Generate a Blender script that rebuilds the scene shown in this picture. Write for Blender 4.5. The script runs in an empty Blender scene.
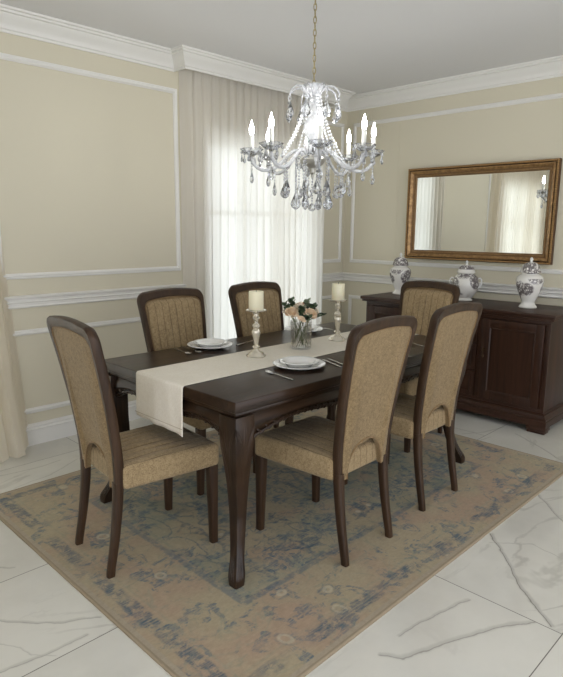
import bpy, bmesh, math, random
from mathutils import Vector, Matrix
random.seed(7)
PI = math.pi
S = bpy.context.scene
COL = S.collection

# ------------------------------------------------------------------ materials
def lin(r, g, b):
    def f(c):
        c /= 255.0
        return c / 12.92 if c <= .04045 else ((c + .055) / 1.055) ** 2.4
    return (f(r), f(g), f(b), 1)

class NT:
    """small helper around a node tree"""
    def __init__(s, name):
        s.m = bpy.data.materials.new(name); s.m.use_nodes = True
        s.t = s.m.node_tree; s.t.nodes.clear()
        s.out = s.t.nodes.new('ShaderNodeOutputMaterial')
    def n(s, typ, **kw):
        nd = s.t.nodes.new(typ)
        for k, v in kw.items(): setattr(nd, k, v)
        return nd
    def put(s, sock, val):
        if val is None: return
        if hasattr(val, 'is_output'): s.t.links.new(val, sock)
        else: sock.default_value = val
    def math(s, op, a, b=None, c=None, clamp=False):
        nd = s.n('ShaderNodeMath', operation=op, use_clamp=clamp)
        for i, v in enumerate((a, b, c)): s.put(nd.inputs[i], v)
        return nd.outputs[0]
    def vmath(s, op, a, b=None, scale=None):
        nd = s.n('ShaderNodeVectorMath', operation=op)
        s.put(nd.inputs[0], a); s.put(nd.inputs[1], b)
        if scale is not None: s.put(nd.inputs['Scale'], scale)
        return nd.outputs['Value'] if op in ('LENGTH', 'DISTANCE', 'DOT_PRODUCT') else nd.outputs[0]
    def mix(s, fac, a, b, blend='MIX'):
        nd = s.n('ShaderNodeMix', data_type='RGBA', blend_type=blend)
        s.put(nd.inputs[0], fac); s.put(nd.inputs[6], a); s.put(nd.inputs[7], b)
        return nd.outputs[2]
    def noise(s, vec, scale, detail=3, rough=.5, dist=0, out=0):
        nd = s.n('ShaderNodeTexNoise')
        s.put(nd.inputs['Vector'], vec); s.put(nd.inputs['Scale'], scale)
        nd.inputs['Detail'].default_value = detail; nd.inputs['Roughness'].default_value = rough
        nd.inputs['Distortion'].default_value = dist
        return nd.outputs[out]
    def step(s, v, lo, hi):
        nd = s.n('ShaderNodeMapRange', interpolation_type='SMOOTHSTEP')
        s.put(nd.inputs[0], v); s.put(nd.inputs[1], lo); s.put(nd.inputs[2], hi)
        nd.inputs[3].default_value = 0; nd.inputs[4].default_value = 1
        return nd.outputs[0]
    def coord(s, which='Object'):
        return s.n('ShaderNodeTexCoord').outputs[which]
    def mapping(s, vec, scale=(1, 1, 1), loc=(0, 0, 0), rot=(0, 0, 0)):
        nd = s.n('ShaderNodeMapping'); s.put(nd.inputs[0], vec)
        nd.inputs[1].default_value = loc; nd.inputs[2].default_value = rot; nd.inputs[3].default_value = scale
        return nd.outputs[0]
    def xyz(s, v):
        nd = s.n('ShaderNodeSeparateXYZ'); s.put(nd.inputs[0], v); return nd.outputs
    def comb(s, x, y, z):
        nd = s.n('ShaderNodeCombineXYZ')
        for i, v in enumerate((x, y, z)): s.put(nd.inputs[i], v)
        return nd.outputs[0]
    def bump(s, h, strength=.3, dist=.01):
        nd = s.n('ShaderNodeBump'); s.put(nd.inputs['Height'], h)
        nd.inputs['Strength'].default_value = strength; nd.inputs['Distance'].default_value = dist
        return nd.outputs[0]
    def pbsdf(s, color, rough=.5, metal=0, normal=None, spec=.5, coat=0, trans=0, ior=1.5, sheen=0, emis=None, estr=0, sss=0):
        nd = s.n('ShaderNodeBsdfPrincipled')
        s.put(nd.inputs['Base Color'], color); s.put(nd.inputs['Roughness'], rough)
        s.put(nd.inputs['Metallic'], metal); s.put(nd.inputs['Normal'], normal)
        s.put(nd.inputs['Specular IOR Level'], spec); s.put(nd.inputs['Coat Weight'], coat)
        nd.inputs['Coat Roughness'].default_value = .15
        s.put(nd.inputs['Transmission Weight'], trans); nd.inputs['IOR'].default_value = ior
        s.put(nd.inputs['Sheen Weight'], sheen)
        if emis is not None:
            s.put(nd.inputs['Emission Color'], emis); nd.inputs['Emission Strength'].default_value = estr
        if sss:
            nd.inputs['Subsurface Weight'].default_value = sss
            nd.inputs['Subsurface Radius'].default_value = (.02, .012, .006)
        return nd.outputs[0]
    def done(s, sh):
        s.t.links.new(sh, s.out.inputs['Surface']); return s.m

def plain(name, rgb, rough=.5, metal=0, spec=.5, coat=0, var=.06, scale=14, bump=0, sss=0):
    t = NT(name); c = lin(*rgb)
    co = t.coord()
    n = t.noise(co, scale, 4)
    d = tuple(x * (1 - var) for x in c[:3]) + (1,)
    l = tuple(min(1, x * (1 + var)) for x in c[:3]) + (1,)
    nm = t.bump(t.noise(co, scale * 8, 3), bump, .004) if bump else None
    return t.done(t.pbsdf(t.mix(n, d, l), rough, metal, nm, spec, coat, sss=sss))

M = {}
M['wall'] = plain('wall_paint', (212, 206, 185), .75, var=.02, scale=1.2, bump=.04)
M['white'] = plain('white_trim_paint', (230, 229, 224), .45, var=.015, scale=3)
M['ceiling'] = plain('ceiling_paint', (222, 222, 222), .85, var=.015, scale=1)

def wood(name, dark, light, rough, coat, axis, sc=1.0):
    t = NT(name); co = t.coord()
    s_ = {'x': (1.2, 22, 22), 'y': (22, 1.2, 22), 'z': (22, 22, 1.2)}[axis]
    m = t.mapping(co, tuple(v * sc for v in s_))
    n1 = t.noise(m, 1.0, 6, .6, .6)
    n2 = t.noise(m, 5.0, 3, .6, .2)
    f = t.math('ADD', t.math('MULTIPLY', n1, .75), t.math('MULTIPLY', n2, .3))
    c = t.mix(t.step(f, .3, .75), lin(*dark), lin(*light))
    r = t.math('ADD', t.math('MULTIPLY', n2, .12), rough)
    return t.done(t.pbsdf(c, r, 0, t.bump(n2, .05, .002), .35, coat))
for ax in 'xyz':
    M['tw' + ax] = wood('table_walnut_' + ax, (30, 20, 13), (58, 41, 28), .24, .0, ax)
    M['sw' + ax] = wood('sideboard_mahogany_' + ax, (38, 21, 12), (66, 40, 26), .36, .0, ax)
    M['cw' + ax] = wood('chair_walnut_' + ax, (40, 26, 15), (68, 48, 31), .36, .0, ax)

def fabric(name, a, b, scale=1.0, sheen=.15, seam=0):
    t = NT(name); co = t.coord()
    n1 = t.noise(co, 260 * scale, 2, .6)
    n2 = t.noise(co, 60 * scale, 4, .6)
    n3 = t.noise(co, 6 * scale, 2)
    w = t.n('ShaderNodeTexWave', wave_type='BANDS', bands_direction='Z')
    t.put(w.inputs[0], co); w.inputs['Scale'].default_value = 130 * scale; w.inputs['Distortion'].default_value = 3
    f = t.math('ADD', t.math('MULTIPLY', n1, .55), t.math('ADD', t.math('MULTIPLY', n2, .35), t.math('MULTIPLY', n3, .15)))
    c = t.mix(t.step(f, .33, .72), lin(*a), lin(*b))
    if seam:   # stitched channel seams in a darker thread
        x = t.xyz(co)[0]
        q = t.math('ABSOLUTE', t.math('SUBTRACT', t.math('FRACT', t.math('ADD', t.math('DIVIDE', x, seam), .5)), .5))
        c = t.mix(t.math('MULTIPLY', t.math('SUBTRACT', 1, t.step(q, .02, .06)), .6), c, lin(86, 66, 42))
    return t.done(t.pbsdf(c, .85, 0, t.bump(n1, .35, .003), .2, 0, sheen=sheen))
M['tan'] = fabric('tan_upholstery', (106, 88, 60), (154, 132, 98))
M['chan'] = fabric('channel_stitched_upholstery', (122, 103, 74), (176, 154, 118), 1, .15, .047)
M['piping'] = fabric('tan_piping', (108, 86, 58), (146, 120, 84), 2)
M['linen'] = fabric('ivory_linen', (230, 222, 205), (245, 239, 226), 1.5, .05)

# chandelier crystal, silver, bulbs
t = NT('crystal'); g = t.n('ShaderNodeBsdfGlass'); g.inputs['Roughness'].default_value = .02; g.inputs['IOR'].default_value = 1.55
g.inputs['Color'].default_value = (.97, .98, 1, 1)
d = t.n('ShaderNodeBsdfDiffuse'); d.inputs[0].default_value = (.92, .94, .97, 1)
fr = t.noise(t.coord(), 60, 2)
mx = t.n('ShaderNodeMixShader'); t.put(mx.inputs[0], t.step(fr, .45, .9)); t.t.links.new(g.outputs[0], mx.inputs[1]); t.t.links.new(d.outputs[0], mx.inputs[2])
M['crystal'] = t.done(mx.outputs[0])
t = NT('milky_crystal'); g = t.n('ShaderNodeBsdfGlass'); g.inputs['Roughness'].default_value = .05; g.inputs['IOR'].default_value = 1.5
d = t.pbsdf((.86, .88, .92, 1), .15)
mx = t.n('ShaderNodeMixShader'); t.put(mx.inputs[0], t.math('ADD', t.math('MULTIPLY', t.noise(t.coord(), 90, 2),   .5), .28)); t.t.links.new(g.outputs[0], mx.inputs[1]); t.t.links.new(d, mx.inputs[2])
M['milky'] = t.done(mx.outputs[0])
M['pearl'] = plain('cut_crystal_bead', (236, 238, 240), .12, var=.04)
t = NT('bulb_glow'); e = t.n('ShaderNodeEmission'); e.inputs[0].default_value = (1, .985, .955, 1)
lw = t.n('ShaderNodeLayerWeight'); lw.inputs[0].default_value = .5
t.put(e.inputs[1], t.math('ADD', 1.0, t.math('MULTIPLY', t.math('POWER', t.math('SUBTRACT', 1.0, lw.outputs['Facing']), 2.5), 230.0)))
n = t.noise(t.coord(), 3, 0); M['bulb'] = t.done(e.outputs[0])
M['silver'] = plain('champagne_silver', (226, 220, 204), .24, .72, var=.12, scale=60)
M['nickel'] = plain('brushed_nickel', (200, 198, 190), .38, .8, var=.1, scale=40)
M['brass'] = plain('pale_brass', (176, 164, 128), .35, .8, var=.1, scale=40)
M['steel'] = plain('cutlery_steel', (190, 190, 190), .2, 1, var=.05, scale=40)
M['sleeve'] = plain('candle_sleeve_white', (235, 235, 228), .4, var=.02)
M['porcelain'] = plain('white_porcelain', (244, 244, 241), .12, coat=.3, var=.01)
M['wax'] = plain('ivory_wax', (240, 234, 204), .5, var=.03, scale=20, sss=.2)
M['wick'] = plain('wick', (60, 50, 42), .9)
M['dark'] = plain('dark_recess', (24, 16, 13), .8)
M['bronze'] = plain('dark_bronze', (74, 60, 46), .35, 1)
t = NT('antique_gold_bronze'); co = t.coord(); n = t.noise(co, 35, 4, .6)
M['gold'] = t.done(t.pbsdf(t.mix(t.step(n, .35, .7), lin(140, 108, 70), lin(186, 148, 98)), .4, .45, t.bump(t.noise(co, 90, 3), .1, .002)))
M['goldhi'] = plain('rubbed_gold_bead', (158, 124, 80), .35, .4, var=.3, scale=50)
t = NT('mirror_silvering'); n = t.noise(t.coord(), 2, 1)
M['mirror'] = t.done(t.pbsdf(t.mix(n, (.84, .86, .84, 1), (.86, .87, .85, 1)), .01, 1))
t = NT('clear_glass'); g = t.n('ShaderNodeBsdfGlass'); g.inputs['IOR'].default_value = 1.45; g.inputs['Roughness'].default_value = 0
tr = t.n('ShaderNodeBsdfTransparent'); mx = t.n('ShaderNodeMixShader'); mx.inputs[0].default_value = .72
t.t.links.new(g.outputs[0], mx.inputs[1]); t.t.links.new(tr.outputs[0], mx.inputs[2]); t.noise(t.coord(), 1)
M['glass'] = t.done(mx.outputs[0])
t = NT('window_pane'); tr = t.n('ShaderNodeBsdfTransparent'); tr.inputs[0].default_value = (.95, .98, .97, 1)
gl = t.n('ShaderNodeBsdfGlossy'); gl.inputs['Roughness'].default_value = .02
lw = t.n('ShaderNodeLayerWeight'); lw.inputs[0].default_value = .5
mx = t.n('ShaderNodeMixShader'); t.put(mx.inputs[0], t.math('ADD', .03, t.math('MULTIPLY', t.math('POWER', lw.outputs['Facing'], 5.0), .9))); t.t.links.new(tr.outputs[0], mx.inputs[1]); t.t.links.new(gl.outputs[0], mx.inputs[2])
M['pane'] = t.done(mx.outputs[0])
def voile(name, ca, cb, tl_, tr_):
    t = NT(name); co = t.coord()
    c = t.mix(t.noise(t.mapping(co, (40, 40, 2)), 1, 2), lin(*ca), lin(*cb))
    df = t.n('ShaderNodeBsdfDiffuse'); t.put(df.inputs[0], c)
    tl = t.n('ShaderNodeBsdfTranslucent'); t.put(tl.inputs[0], c)
    tr = t.n('ShaderNodeBsdfTransparent')
    m1 = t.n('ShaderNodeMixShader'); m1.inputs[0].default_value = tl_
    t.t.links.new(df.outputs[0], m1.inputs[1]); t.t.links.new(tl.outputs[0], m1.inputs[2])
    m2 = t.n('ShaderNodeMixShader'); m2.inputs[0].default_value = tr_
    t.t.links.new(m1.outputs[0], m2.inputs[1]); t.t.links.new(tr.outputs[0], m2.inputs[2])
    return t.done(m2.outputs[0])
M['voile'] = voile('sheer_voile', (236, 232, 223), (245, 242, 236), .52, .07)
M['drape'] = voile('cream_voile', (238, 231, 216), (248, 242, 230), .60, .10)

# floor: large polished marble tiles with grey veins
def floor_mat():
    t = NT('polished_marble_tile'); co = t.coord(); x, y, z = t.xyz(co)
    PY, Y0 = .584, .605
    k = t.math('FLOOR', t.math('DIVIDE', t.math('SUBTRACT', y, Y0), PY))
    fy = t.math('FRACT', t.math('DIVIDE', t.math('SUBTRACT', y, Y0), PY))
    odd = t.math('ABSOLUTE', t.math('MODULO', k, 2.0))
    off = t.math('MULTIPLY', odd, -.35)
    fx = t.math('FRACT', t.math('DIVIDE', t.math('SUBTRACT', t.math('SUBTRACT', x, 2.081), off), 1.8))
    kx = t.math('FLOOR', t.math('DIVIDE', t.math('SUBTRACT', t.math('SUBTRACT', x, 2.081), off), 1.8))
    dy = t.math('MULTIPLY', t.math('SUBTRACT', .5, t.math('ABSOLUTE', t.math('SUBTRACT', fy, .5))), PY)
    dx = t.math('MULTIPLY', t.math('SUBTRACT', .5, t.math('ABSOLUTE', t.math('SUBTRACT', fx, .5))), 1.8)
    joint = t.math('SUBTRACT', 1, t.step(t.math('MINIMUM', dx, dy), .0010, .0024))
    wob = t.noise(co, 2.6, 5, .6)
    wob2 = t.noise(co, 14, 3, .5)
    w = t.math('ADD', t.math('MULTIPLY', t.math('SUBTRACT', wob, .5), .05), t.math('MULTIPLY', t.math('SUBTRACT', wob2, .5), .022))
    veins = None
    for (x0, y0, x1, y1, wd, st) in VEINS:
        L = math.hypot(x1 - x0, y1 - y0); ux, uy = (x1 - x0) / L, (y1 - y0) / L
        px = t.math('SUBTRACT', x, x0); py = t.math('SUBTRACT', y, y0)
        al = t.math('ADD', t.math('MULTIPLY', px, ux), t.math('MULTIPLY', py, uy))
        pe = t.math('ADD', t.math('SUBTRACT', t.math('MULTIPLY', py, ux), t.math('MULTIPLY', px, uy)), w)
        ape = t.math('ABSOLUTE', pe)
        line = t.math('SUBTRACT', 1, t.step(t.math('ABSOLUTE', t.math('ADD', pe, wd * .35)), wd * .10, wd * .38))
        soft = t.math('MULTIPLY', t.math('SUBTRACT', 1, t.step(ape, wd * .2, t.math('MULTIPLY', t.math('ADD', t.noise(co, 9, 4, .6), .25), wd * 2.0))), .42)
        core = t.math('MAXIMUM', line, soft)
        ends = t.math('MULTIPLY', t.step(al, -.012, .0), t.math('SUBTRACT', 1, t.step(al, L, L + .012)))
        v = t.math('MULTIPLY', t.math('MULTIPLY', core, ends), st)
        veins = v if veins is None else t.math('MAXIMUM', veins, v)
    # faint everywhere veining, different on every tile
    rnd = t.n('ShaderNodeTexWhiteNoise'); t.put(rnd.inputs[0], t.comb(kx, k, 0))
    sh = t.vmath('ADD', co, t.vmath('SCALE', rnd.outputs['Color'], scale=9.0))
    rid = t.noise(t.mapping(sh, (1.0, 2.2, 1), rot=(0, 0, .6)), 1.1, 6, .55, .8)
    thin = t.math('SUBTRACT', 1, t.step(t.math('ABSOLUTE', t.math('SUBTRACT', rid, .5)), .002, .018))
    thin = t.math('MULTIPLY', thin, t.math('MULTIPLY', t.step(t.noise(sh, 1.7, 2), .45, .65), .28))
    cloud = t.noise(sh, 1.8, 5, .6)
    base = t.mix(t.step(cloud, .3, .75), lin(222, 220, 211), lin(208, 206, 197))
    c = t.mix(t.math('MAXIMUM', veins, thin), base, lin(124, 121, 113))
    c = t.mix(joint, c, lin(96, 92, 84))
    r = t.math('ADD', .045, t.math('MULTIPLY', joint, .4))
    return t.done(t.pbsdf(c, r, 0, t.bump(t.math('MULTIPLY', joint, -1), .2, .002), .5))
VEINS = [(2.587, 1.111, 2.449, 0.985, 0.011, 0.8), (2.449, 0.985, 2.278, 0.844, 0.011, 0.8), (2.278, 0.844, 2.101, 0.649, 0.011, 0.8), (1.521, 1.01, 1.561, 0.944, 0.013, 0.6), (1.561, 0.944, 1.775, 0.865, 0.013, 0.6), (1.775, 0.865, 1.926, 0.806, 0.013, 0.6), (1.926, 0.806, 2.079, 0.71, 0.013, 0.6), (1.653, 1.016, 1.787, 1.008, 0.009, 0.55), (1.787, 1.008, 2.029, 0.947, 0.009, 0.55), (0.666, 2.116, 0.759, 2.0, 0.008, 0.55), (0.759, 2.0, 0.834, 1.941, 0.008, 0.55), (0.834, 1.941, 0.941, 1.876, 0.008, 0.55), (0.565, 1.841, 0.717, 1.821, 0.009, 0.5), (0.717, 1.821, 0.855, 1.82, 0.009, 0.5), (3.183, 1.12, 3.036, 1.0, 0.009, 0.6), (3.036, 1.0, 2.954, 0.902, 0.009, 0.6), (2.509, 1.084, 2.636, 0.934, 0.004, 0.45), (2.636, 0.934, 2.604, 0.775, 0.004, 0.45), (1.155, 3.452, 1.379, 3.42, 0.006, 0.5), (1.379, 3.42, 1.515, 3.442, 0.006, 0.5), (1.154, 3.226, 1.371, 3.263, 0.005, 0.4), (1.371, 3.263, 1.604, 3.379, 0.005, 0.4), (3.798, 1.901, 3.953, 1.809, 0.007, 0.5), (3.953, 1.809, 4.156, 1.766, 0.007, 0.5), (4.07, 1.638, 3.937, 1.408, 0.008, 0.55), (3.937, 1.408, 3.784, 1.192, 0.008, 0.55), (3.689, 1.754, 3.879, 1.736, 0.005, 0.4), (0.795, 2.468, 0.84, 2.434, 0.006, 0.5), (0.615, 1.978, 0.658, 1.914, 0.004, 0.35), (0.658, 1.914, 0.669, 1.855, 0.004, 0.35), (0.669, 1.855, 0.729, 1.795, 0.004, 0.35)]
M['floor'] = floor_mat()

def rug_mat(hx, hy):
    t = NT('faded_oriental_wool'); co = t.coord(); x, y, z = t.xyz(co)
    wob = t.math('MULTIPLY', t.math('SUBTRACT', t.noise(co, 11, 4), .5), .05)
    ax = t.math('ABSOLUTE', x); ay = t.math('ABSOLUTE', y)
    d = t.math('MINIMUM', t.math('SUBTRACT', hx, ax), t.math('SUBTRACT', hy, ay))
    dw = t.math('ADD', d, t.math('MULTIPLY', wob, .35))
    sym = t.comb(ax, ay, 0)
    symw = t.vmath('ADD', sym, t.vmath('SCALE', t.noise(co, 5, 3, .5, 0, 1), scale=.07))
    def band(v, a, b, s=.012):
        return t.math('MULTIPLY', t.step(v, a - s, a + s), t.math('SUBTRACT', 1, t.step(v, b - s, b + s)))
    wear = t.noise(co, 4.0, 6, .65)
    wear2 = t.noise(co, 26, 5, .7)
    weave = t.noise(t.mapping(co, (60, 320, 1)), 1, 2, .7)
    worn = t.math('MULTIPLY', t.step(wear, .26, .50), t.step(wear2, .32, .54))
    tan, rust, blue, deep, green, cream = lin(166, 153, 127), lin(167, 145, 123), lin(90, 107, 117), lin(76, 93, 106), lin(140, 142, 124), lin(190, 180, 156)
    # field
    def ridge(scale, w0, w1, seed, det=3, dist=.6):
        n_ = t.noise(t.vmath('ADD', symw, (seed, seed * .7, 0)), scale, det, .5, dist)
        return t.math('SUBTRACT', 1, t.step(t.math('ABSOLUTE', t.math('SUBTRACT', n_, .5)), w0, w1))
    streak = t.step(t.noise(t.mapping(co, (14, 120, 1)), 1, 3, .7), .34, .62)
    worn2 = t.math('MULTIPLY', worn, t.math('ADD', t.math('MULTIPLY', streak, .7), .3))
    f = t.mix(t.step(t.noise(co, 2.1, 4, .6), .38, .66), tan, green)
    f = t.mix(t.math('MULTIPLY', t.step(t.noise(sym, 3.4, 3), .5, .62), .7), f, rust)
    vo = t.n('ShaderNodeTexVoronoi', feature='F1'); t.put(vo.inputs['Vector'], symw); vo.inputs['Scale'].default_value = 4.6
    dist = vo.outputs['Distance']
    v3 = t.n('ShaderNodeTexVoronoi', feature='F1'); t.put(v3.inputs['Vector'], symw); v3.inputs['Scale'].default_value = 20
    leaf = t.math('SUBTRACT', 1, t.step(v3.outputs['Distance'], .32, .5))
    lobes = t.math('ADD', dist, t.math('MULTIPLY', v3.outputs['Distance'], .22))
    blob = t.math('MULTIPLY', t.step(t.noise(t.vmath('ADD', symw, (4.1, 2.2, 0)), 6.5, 4, .6, 1.2), .50, .55), t.step(t.noise(symw, 24, 3, .6), .36, .5))
    f = t.mix(t.math('MULTIPLY', blob, t.math('MULTIPLY', worn2, .95)), f, blue)
    f = t.mix(t.math('MULTIPLY', ridge(3.6, .006, .022, 1.3), t.math('MULTIPLY', worn2, .8)), f, deep)
    f = t.mix(t.math('MULTIPLY', ridge(7.5, .008, .03, 5.2, 4, 1.2), t.math('MULTIPLY', worn2, .55)), f, blue)
    f = t.mix(t.math('MULTIPLY', band(lobes, .25, .36, .03), t.math('MULTIPLY', worn2, .8)), f, deep)
    f = t.mix(t.math('MULTIPLY', band(lobes, .12, .18, .03), t.math('MULTIPLY', worn, .5)), f, rust)
    f = t.mix(t.math('MULTIPLY', t.math('SUBTRACT', 1, t.step(dist, .05, .09)), .7), f, cream)
    # border
    b = t.mix(t.step(t.noise(co, 3, 3), .4, .65), tan, rust)
    vb = t.n('ShaderNodeTexVoronoi', feature='F1'); t.put(vb.inputs['Vector'], symw); vb.inputs['Scale'].default_value = 5.6
    db = t.math('ADD', vb.outputs['Distance'], t.math('MULTIPLY', v3.outputs['Distance'], .22))
    blob2 = t.math('MULTIPLY', t.step(t.noise(t.vmath('ADD', symw, (9.1, 3.2, 0)), 8, 4, .6, 1.2), .52, .57), t.step(t.noise(symw, 24, 3, .6), .38, .5))
    b = t.mix(t.math('MULTIPLY', blob2, t.math('MULTIPLY', worn2, .9)), b, blue)
    b = t.mix(t.math('MULTIPLY', ridge(6.0, .008, .028, 3.1, 3, .8), t.math('MULTIPLY', worn, .45)), b, green)
    b = t.mix(t.math('MULTIPLY', band(db, .27, .36, .03), t.math('MULTIPLY', worn2, .6)), b, blue)
    b = t.mix(t.math('MULTIPLY', band(vb.outputs['Distance'], .10, .17, .02), .5), b, cream)
    c = t.mix(t.step(dw, .425, .435), b, f)
    c = t.mix(t.math('MULTIPLY', band(dw, .40, .43, .006), t.math('MULTIPLY', worn, .6)), c, blue)
    c = t.mix(t.math('MULTIPLY', band(dw, .445, .46, .005), t.math('MULTIPLY', worn, .5)), c, green)
    dash = t.math('MULTIPLY', band(dw, .065, .125, .008), t.math('MULTIPLY', t.math('MULTIPLY', t.step(wear2, .36, .56), t.math('MULTIPLY', t.step(t.noise(co, 3.3, 2), .38, .56), t.math('ADD', .35, t.math('MULTIPLY', t.step(t.noise(t.mapping(co, (14, 120, 1)), 1, 3, .7), .34, .62), .65)))), .9))
    c = t.mix(dash, c, deep)
    c = t.mix(t.math('MULTIPLY', band(dw, .14, .15, .006), t.math('MULTIPLY', worn, .4)), c, green)
    c = t.mix(t.math('SUBTRACT', 1, t.step(d, .028, .034)), c, lin(164, 152, 132))
    c = t.mix(t.math('MULTIPLY', t.step(t.noise(co, 7, 6, .75), .52, .75), .5), c, lin(166, 153, 130))
    yarn = t.noise(t.mapping(co, (38, 95, 1)), 1, 4, .75)
    tuft = t.noise(co, 55, 3, .7)
    val = t.math('ADD', .62, t.math('ADD', t.math('MULTIPLY', yarn, .42), t.math('MULTIPLY', tuft, .36)))
    c = t.mix(1.0, c, t.comb(val, val, val), 'MULTIPLY')
    return t.done(t.pbsdf(c, .95, 0, t.bump(weave, .3, .003), .1, sheen=.1))

def vase_mat():
    t = NT('transferware_porcelain'); co = t.coord()
    wv = t.vmath('ADD', co, t.vmath('SCALE', t.noise(co, 30, 2, .5, 0, 1), scale=.02))
    big = t.n('ShaderNodeTexVoronoi', feature='F1'); t.put(big.inputs[0], wv); big.inputs['Scale'].default_value = 9
    zone = t.math('SUBTRACT', 1, t.step(big.outputs['Distance'], .50, .62))
    pet = t.n('ShaderNodeTexVoronoi', feature='DISTANCE_TO_EDGE'); t.put(pet.inputs[0], wv); pet.inputs['Scale'].default_value = 48
    lines = t.math('SUBTRACT', 1, t.step(pet.outputs[0], .06, .16))
    blot = t.step(t.noise(wv, 42, 4, .6), .44, .52)
    z_ = t.xyz(co)[2]
    keep = t.math('MULTIPLY', t.step(z_, .045, .06), t.math('SUBTRACT', 1, t.math('MULTIPLY', t.step(z_, .222, .226), t.math('SUBTRACT', 1, t.step(z_, .256, .26)))))
    ink = t.math('MULTIPLY', t.math('MULTIPLY', zone, keep), t.math('MAXIMUM', t.math('MULTIPLY', lines, .75), t.math('MULTIPLY', blot, .85)))
    c = t.mix(ink, lin(230, 228, 222), lin(72, 60, 66))
    return t.done(t.pbsdf(c, .14, 0, None, .5, .3))
M['transfer'] = vase_mat()
M['petal'] = plain('peach_rose_petal', (248, 224, 194), .6, var=.08, scale=25, sss=.1)
M['petal2'] = plain('blush_rose_petal', (246, 234, 214), .6, var=.08, scale=25, sss=.1)
M['leafm'] = plain('eucalyptus_leaf', (70, 88, 62), .5, var=.25, scale=20)
M['leafp'] = plain('pale_sage_leaf', (128, 140, 116), .55, var=.2, scale=20)
M['stem'] = plain('green_stem', (104, 112, 70), .5, var=.2)
t = NT('water'); g = t.n('ShaderNodeBsdfGlass'); g.inputs['IOR'].default_value = 1.33; g.inputs['Roughness'].default_value = 0
tr = t.n('ShaderNodeBsdfTransparent'); mx = t.n('ShaderNodeMixShader'); mx.inputs[0].default_value = .75
t.noise(t.coord(), 1); t.t.links.new(g.outputs[0], mx.inputs[1]); t.t.links.new(tr.outputs[0], mx.inputs[2]); M['water'] = t.done(mx.outputs[0])

# ------------------------------------------------------------------ mesh helpers
def obj(name, bm, mat, parent=None, smooth=True, loc=None):
    bmesh.ops.recalc_face_normals(bm, faces=bm.faces)
    me = bpy.data.meshes.new(name); bm.to_mesh(me); bm.free()
    if smooth:
        for p in me.polygons: p.use_smooth = True
        try: me.set_sharp_from_angle(angle=math.radians(38))
        except Exception: pass
    me.materials.append(mat)
    o = bpy.data.objects.new(name, me); COL.objects.link(o)
    if parent: o.parent = parent
    if loc: o.location = loc
    return o
def tag(o, label, cat, group=None):
    o['label'] = label; o['category'] = cat
    if group: o['group'] = group
    return o
def thing(name, label, cat, loc=(0, 0, 0), rz=0, group=None):
    o = bpy.data.objects.new(name, None); COL.objects.link(o)
    o.empty_display_size = .1; o.location = loc; o.rotation_euler = (0, 0, rz)
    return tag(o, label, cat, group)
def struct(name, bm, mat, smooth=False):
    o = obj(name, bm, mat, None, smooth); o['kind'] = 'structure'; return o
def dup(root, loc, rz, label, group=None):
    r = root.copy(); COL.objects.link(r); r.location = loc; r.rotation_euler = (0, 0, rz); r['label'] = label
    if group: r['group'] = group
    for ch in list(root.children):
        c = ch.copy(); COL.objects.link(c); c.parent = r
        for g in list(ch.children):
            q = g.copy(); COL.objects.link(q); q.parent = c
    return r
def NB(): return bmesh.new()
def box(bm, x0, x1, y0, y1, z0, z1, bev=0, seg=2):
    vs = [bm.verts.new((x, y, z)) for z in (z0, z1) for y in (y0, y1) for x in (x0, x1)]
    fs = [(0, 2, 3, 1), (4, 5, 7, 6), (0, 1, 5, 4), (2, 6, 7, 3), (0, 4, 6, 2), (1, 3, 7, 5)]
    faces = [bm.faces.new([vs[i] for i in f]) for f in fs]
    if bev:
        es = list({e for f in faces for e in f.edges})
        bmesh.ops.bevel(bm, geom=es, offset=bev, segments=seg, affect='EDGES', profile=.5)
    return bm
def grid(bm, pts, closeu=False, closev=False):
    vs = [[bm.verts.new(p) for p in row] for row in pts]
    nu, nv = len(vs), len(vs[0])
    for i in range(nu if closeu else nu - 1):
        for j in range(nv if closev else nv - 1):
            a, b, c, d = vs[i][j], vs[(i + 1) % nu][j], vs[(i + 1) % nu][(j + 1) % nv], vs[i][(j + 1) % nv]
            try: bm.faces.new([a, b, c, d])
            except ValueError: pass
    return vs
def lathe(bm, prof, seg=24, c=(0, 0, 0), flute=0, nf=0):
    rows = []
    for r, z in prof:
        rows.append([(c[0] + r * (1 + flute * math.cos(nf * 2 * PI * k / seg)) * math.cos(2 * PI * k / seg), c[1] + r * (1 + flute * math.cos(nf * 2 * PI * k / seg)) * math.sin(2 * PI * k / seg), c[2] + z) for k in range(seg)])
    vs = grid(bm, rows, closev=True)
    for row, (r, z) in ((vs[0], prof[0]), (vs[-1], prof[-1])):
        if r > 1e-5:
            try: bm.faces.new(row)
            except ValueError: pass
    bmesh.ops.remove_doubles(bm, verts=[v for row in (vs[0], vs[-1]) for v in row], dist=1e-6)
    return bm
def tube(bm, pts, r, seg=8, closed=False, cap=True, sq=1.0):
    pts = [Vector(p) for p in pts]; n = len(pts)
    rs = r if isinstance(r, (list, tuple)) else [r] * n
    ref = Vector((0, 0, 1)); rows = []; prev = None
    for i, p in enumerate(pts):
        a = pts[(i - 1) % n] if (closed or i > 0) else p
        b = pts[(i + 1) % n] if (closed or i < n - 1) else p
        d = (b - a)
        d = d.normalized() if d.length > 1e-9 else Vector((0, 0, 1))
        if prev is None:
            u = ref.cross(d)
            if u.length < .05: u = Vector((1, 0, 0)).cross(d)
        else:
            u = prev - d * prev.dot(d)
        u.normalize(); prev = u; v = d.cross(u)
        rows.append([p + u * (rs[i] * math.cos(2 * PI * k / seg)) + v * (rs[i] * sq * math.sin(2 * PI * k / seg)) for k in range(seg)])
    vs = grid(bm, rows, closeu=closed, closev=True)
    if cap and not closed:
        bm.faces.new(vs[0]); bm.faces.new(vs[-1])
    return bm
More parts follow.
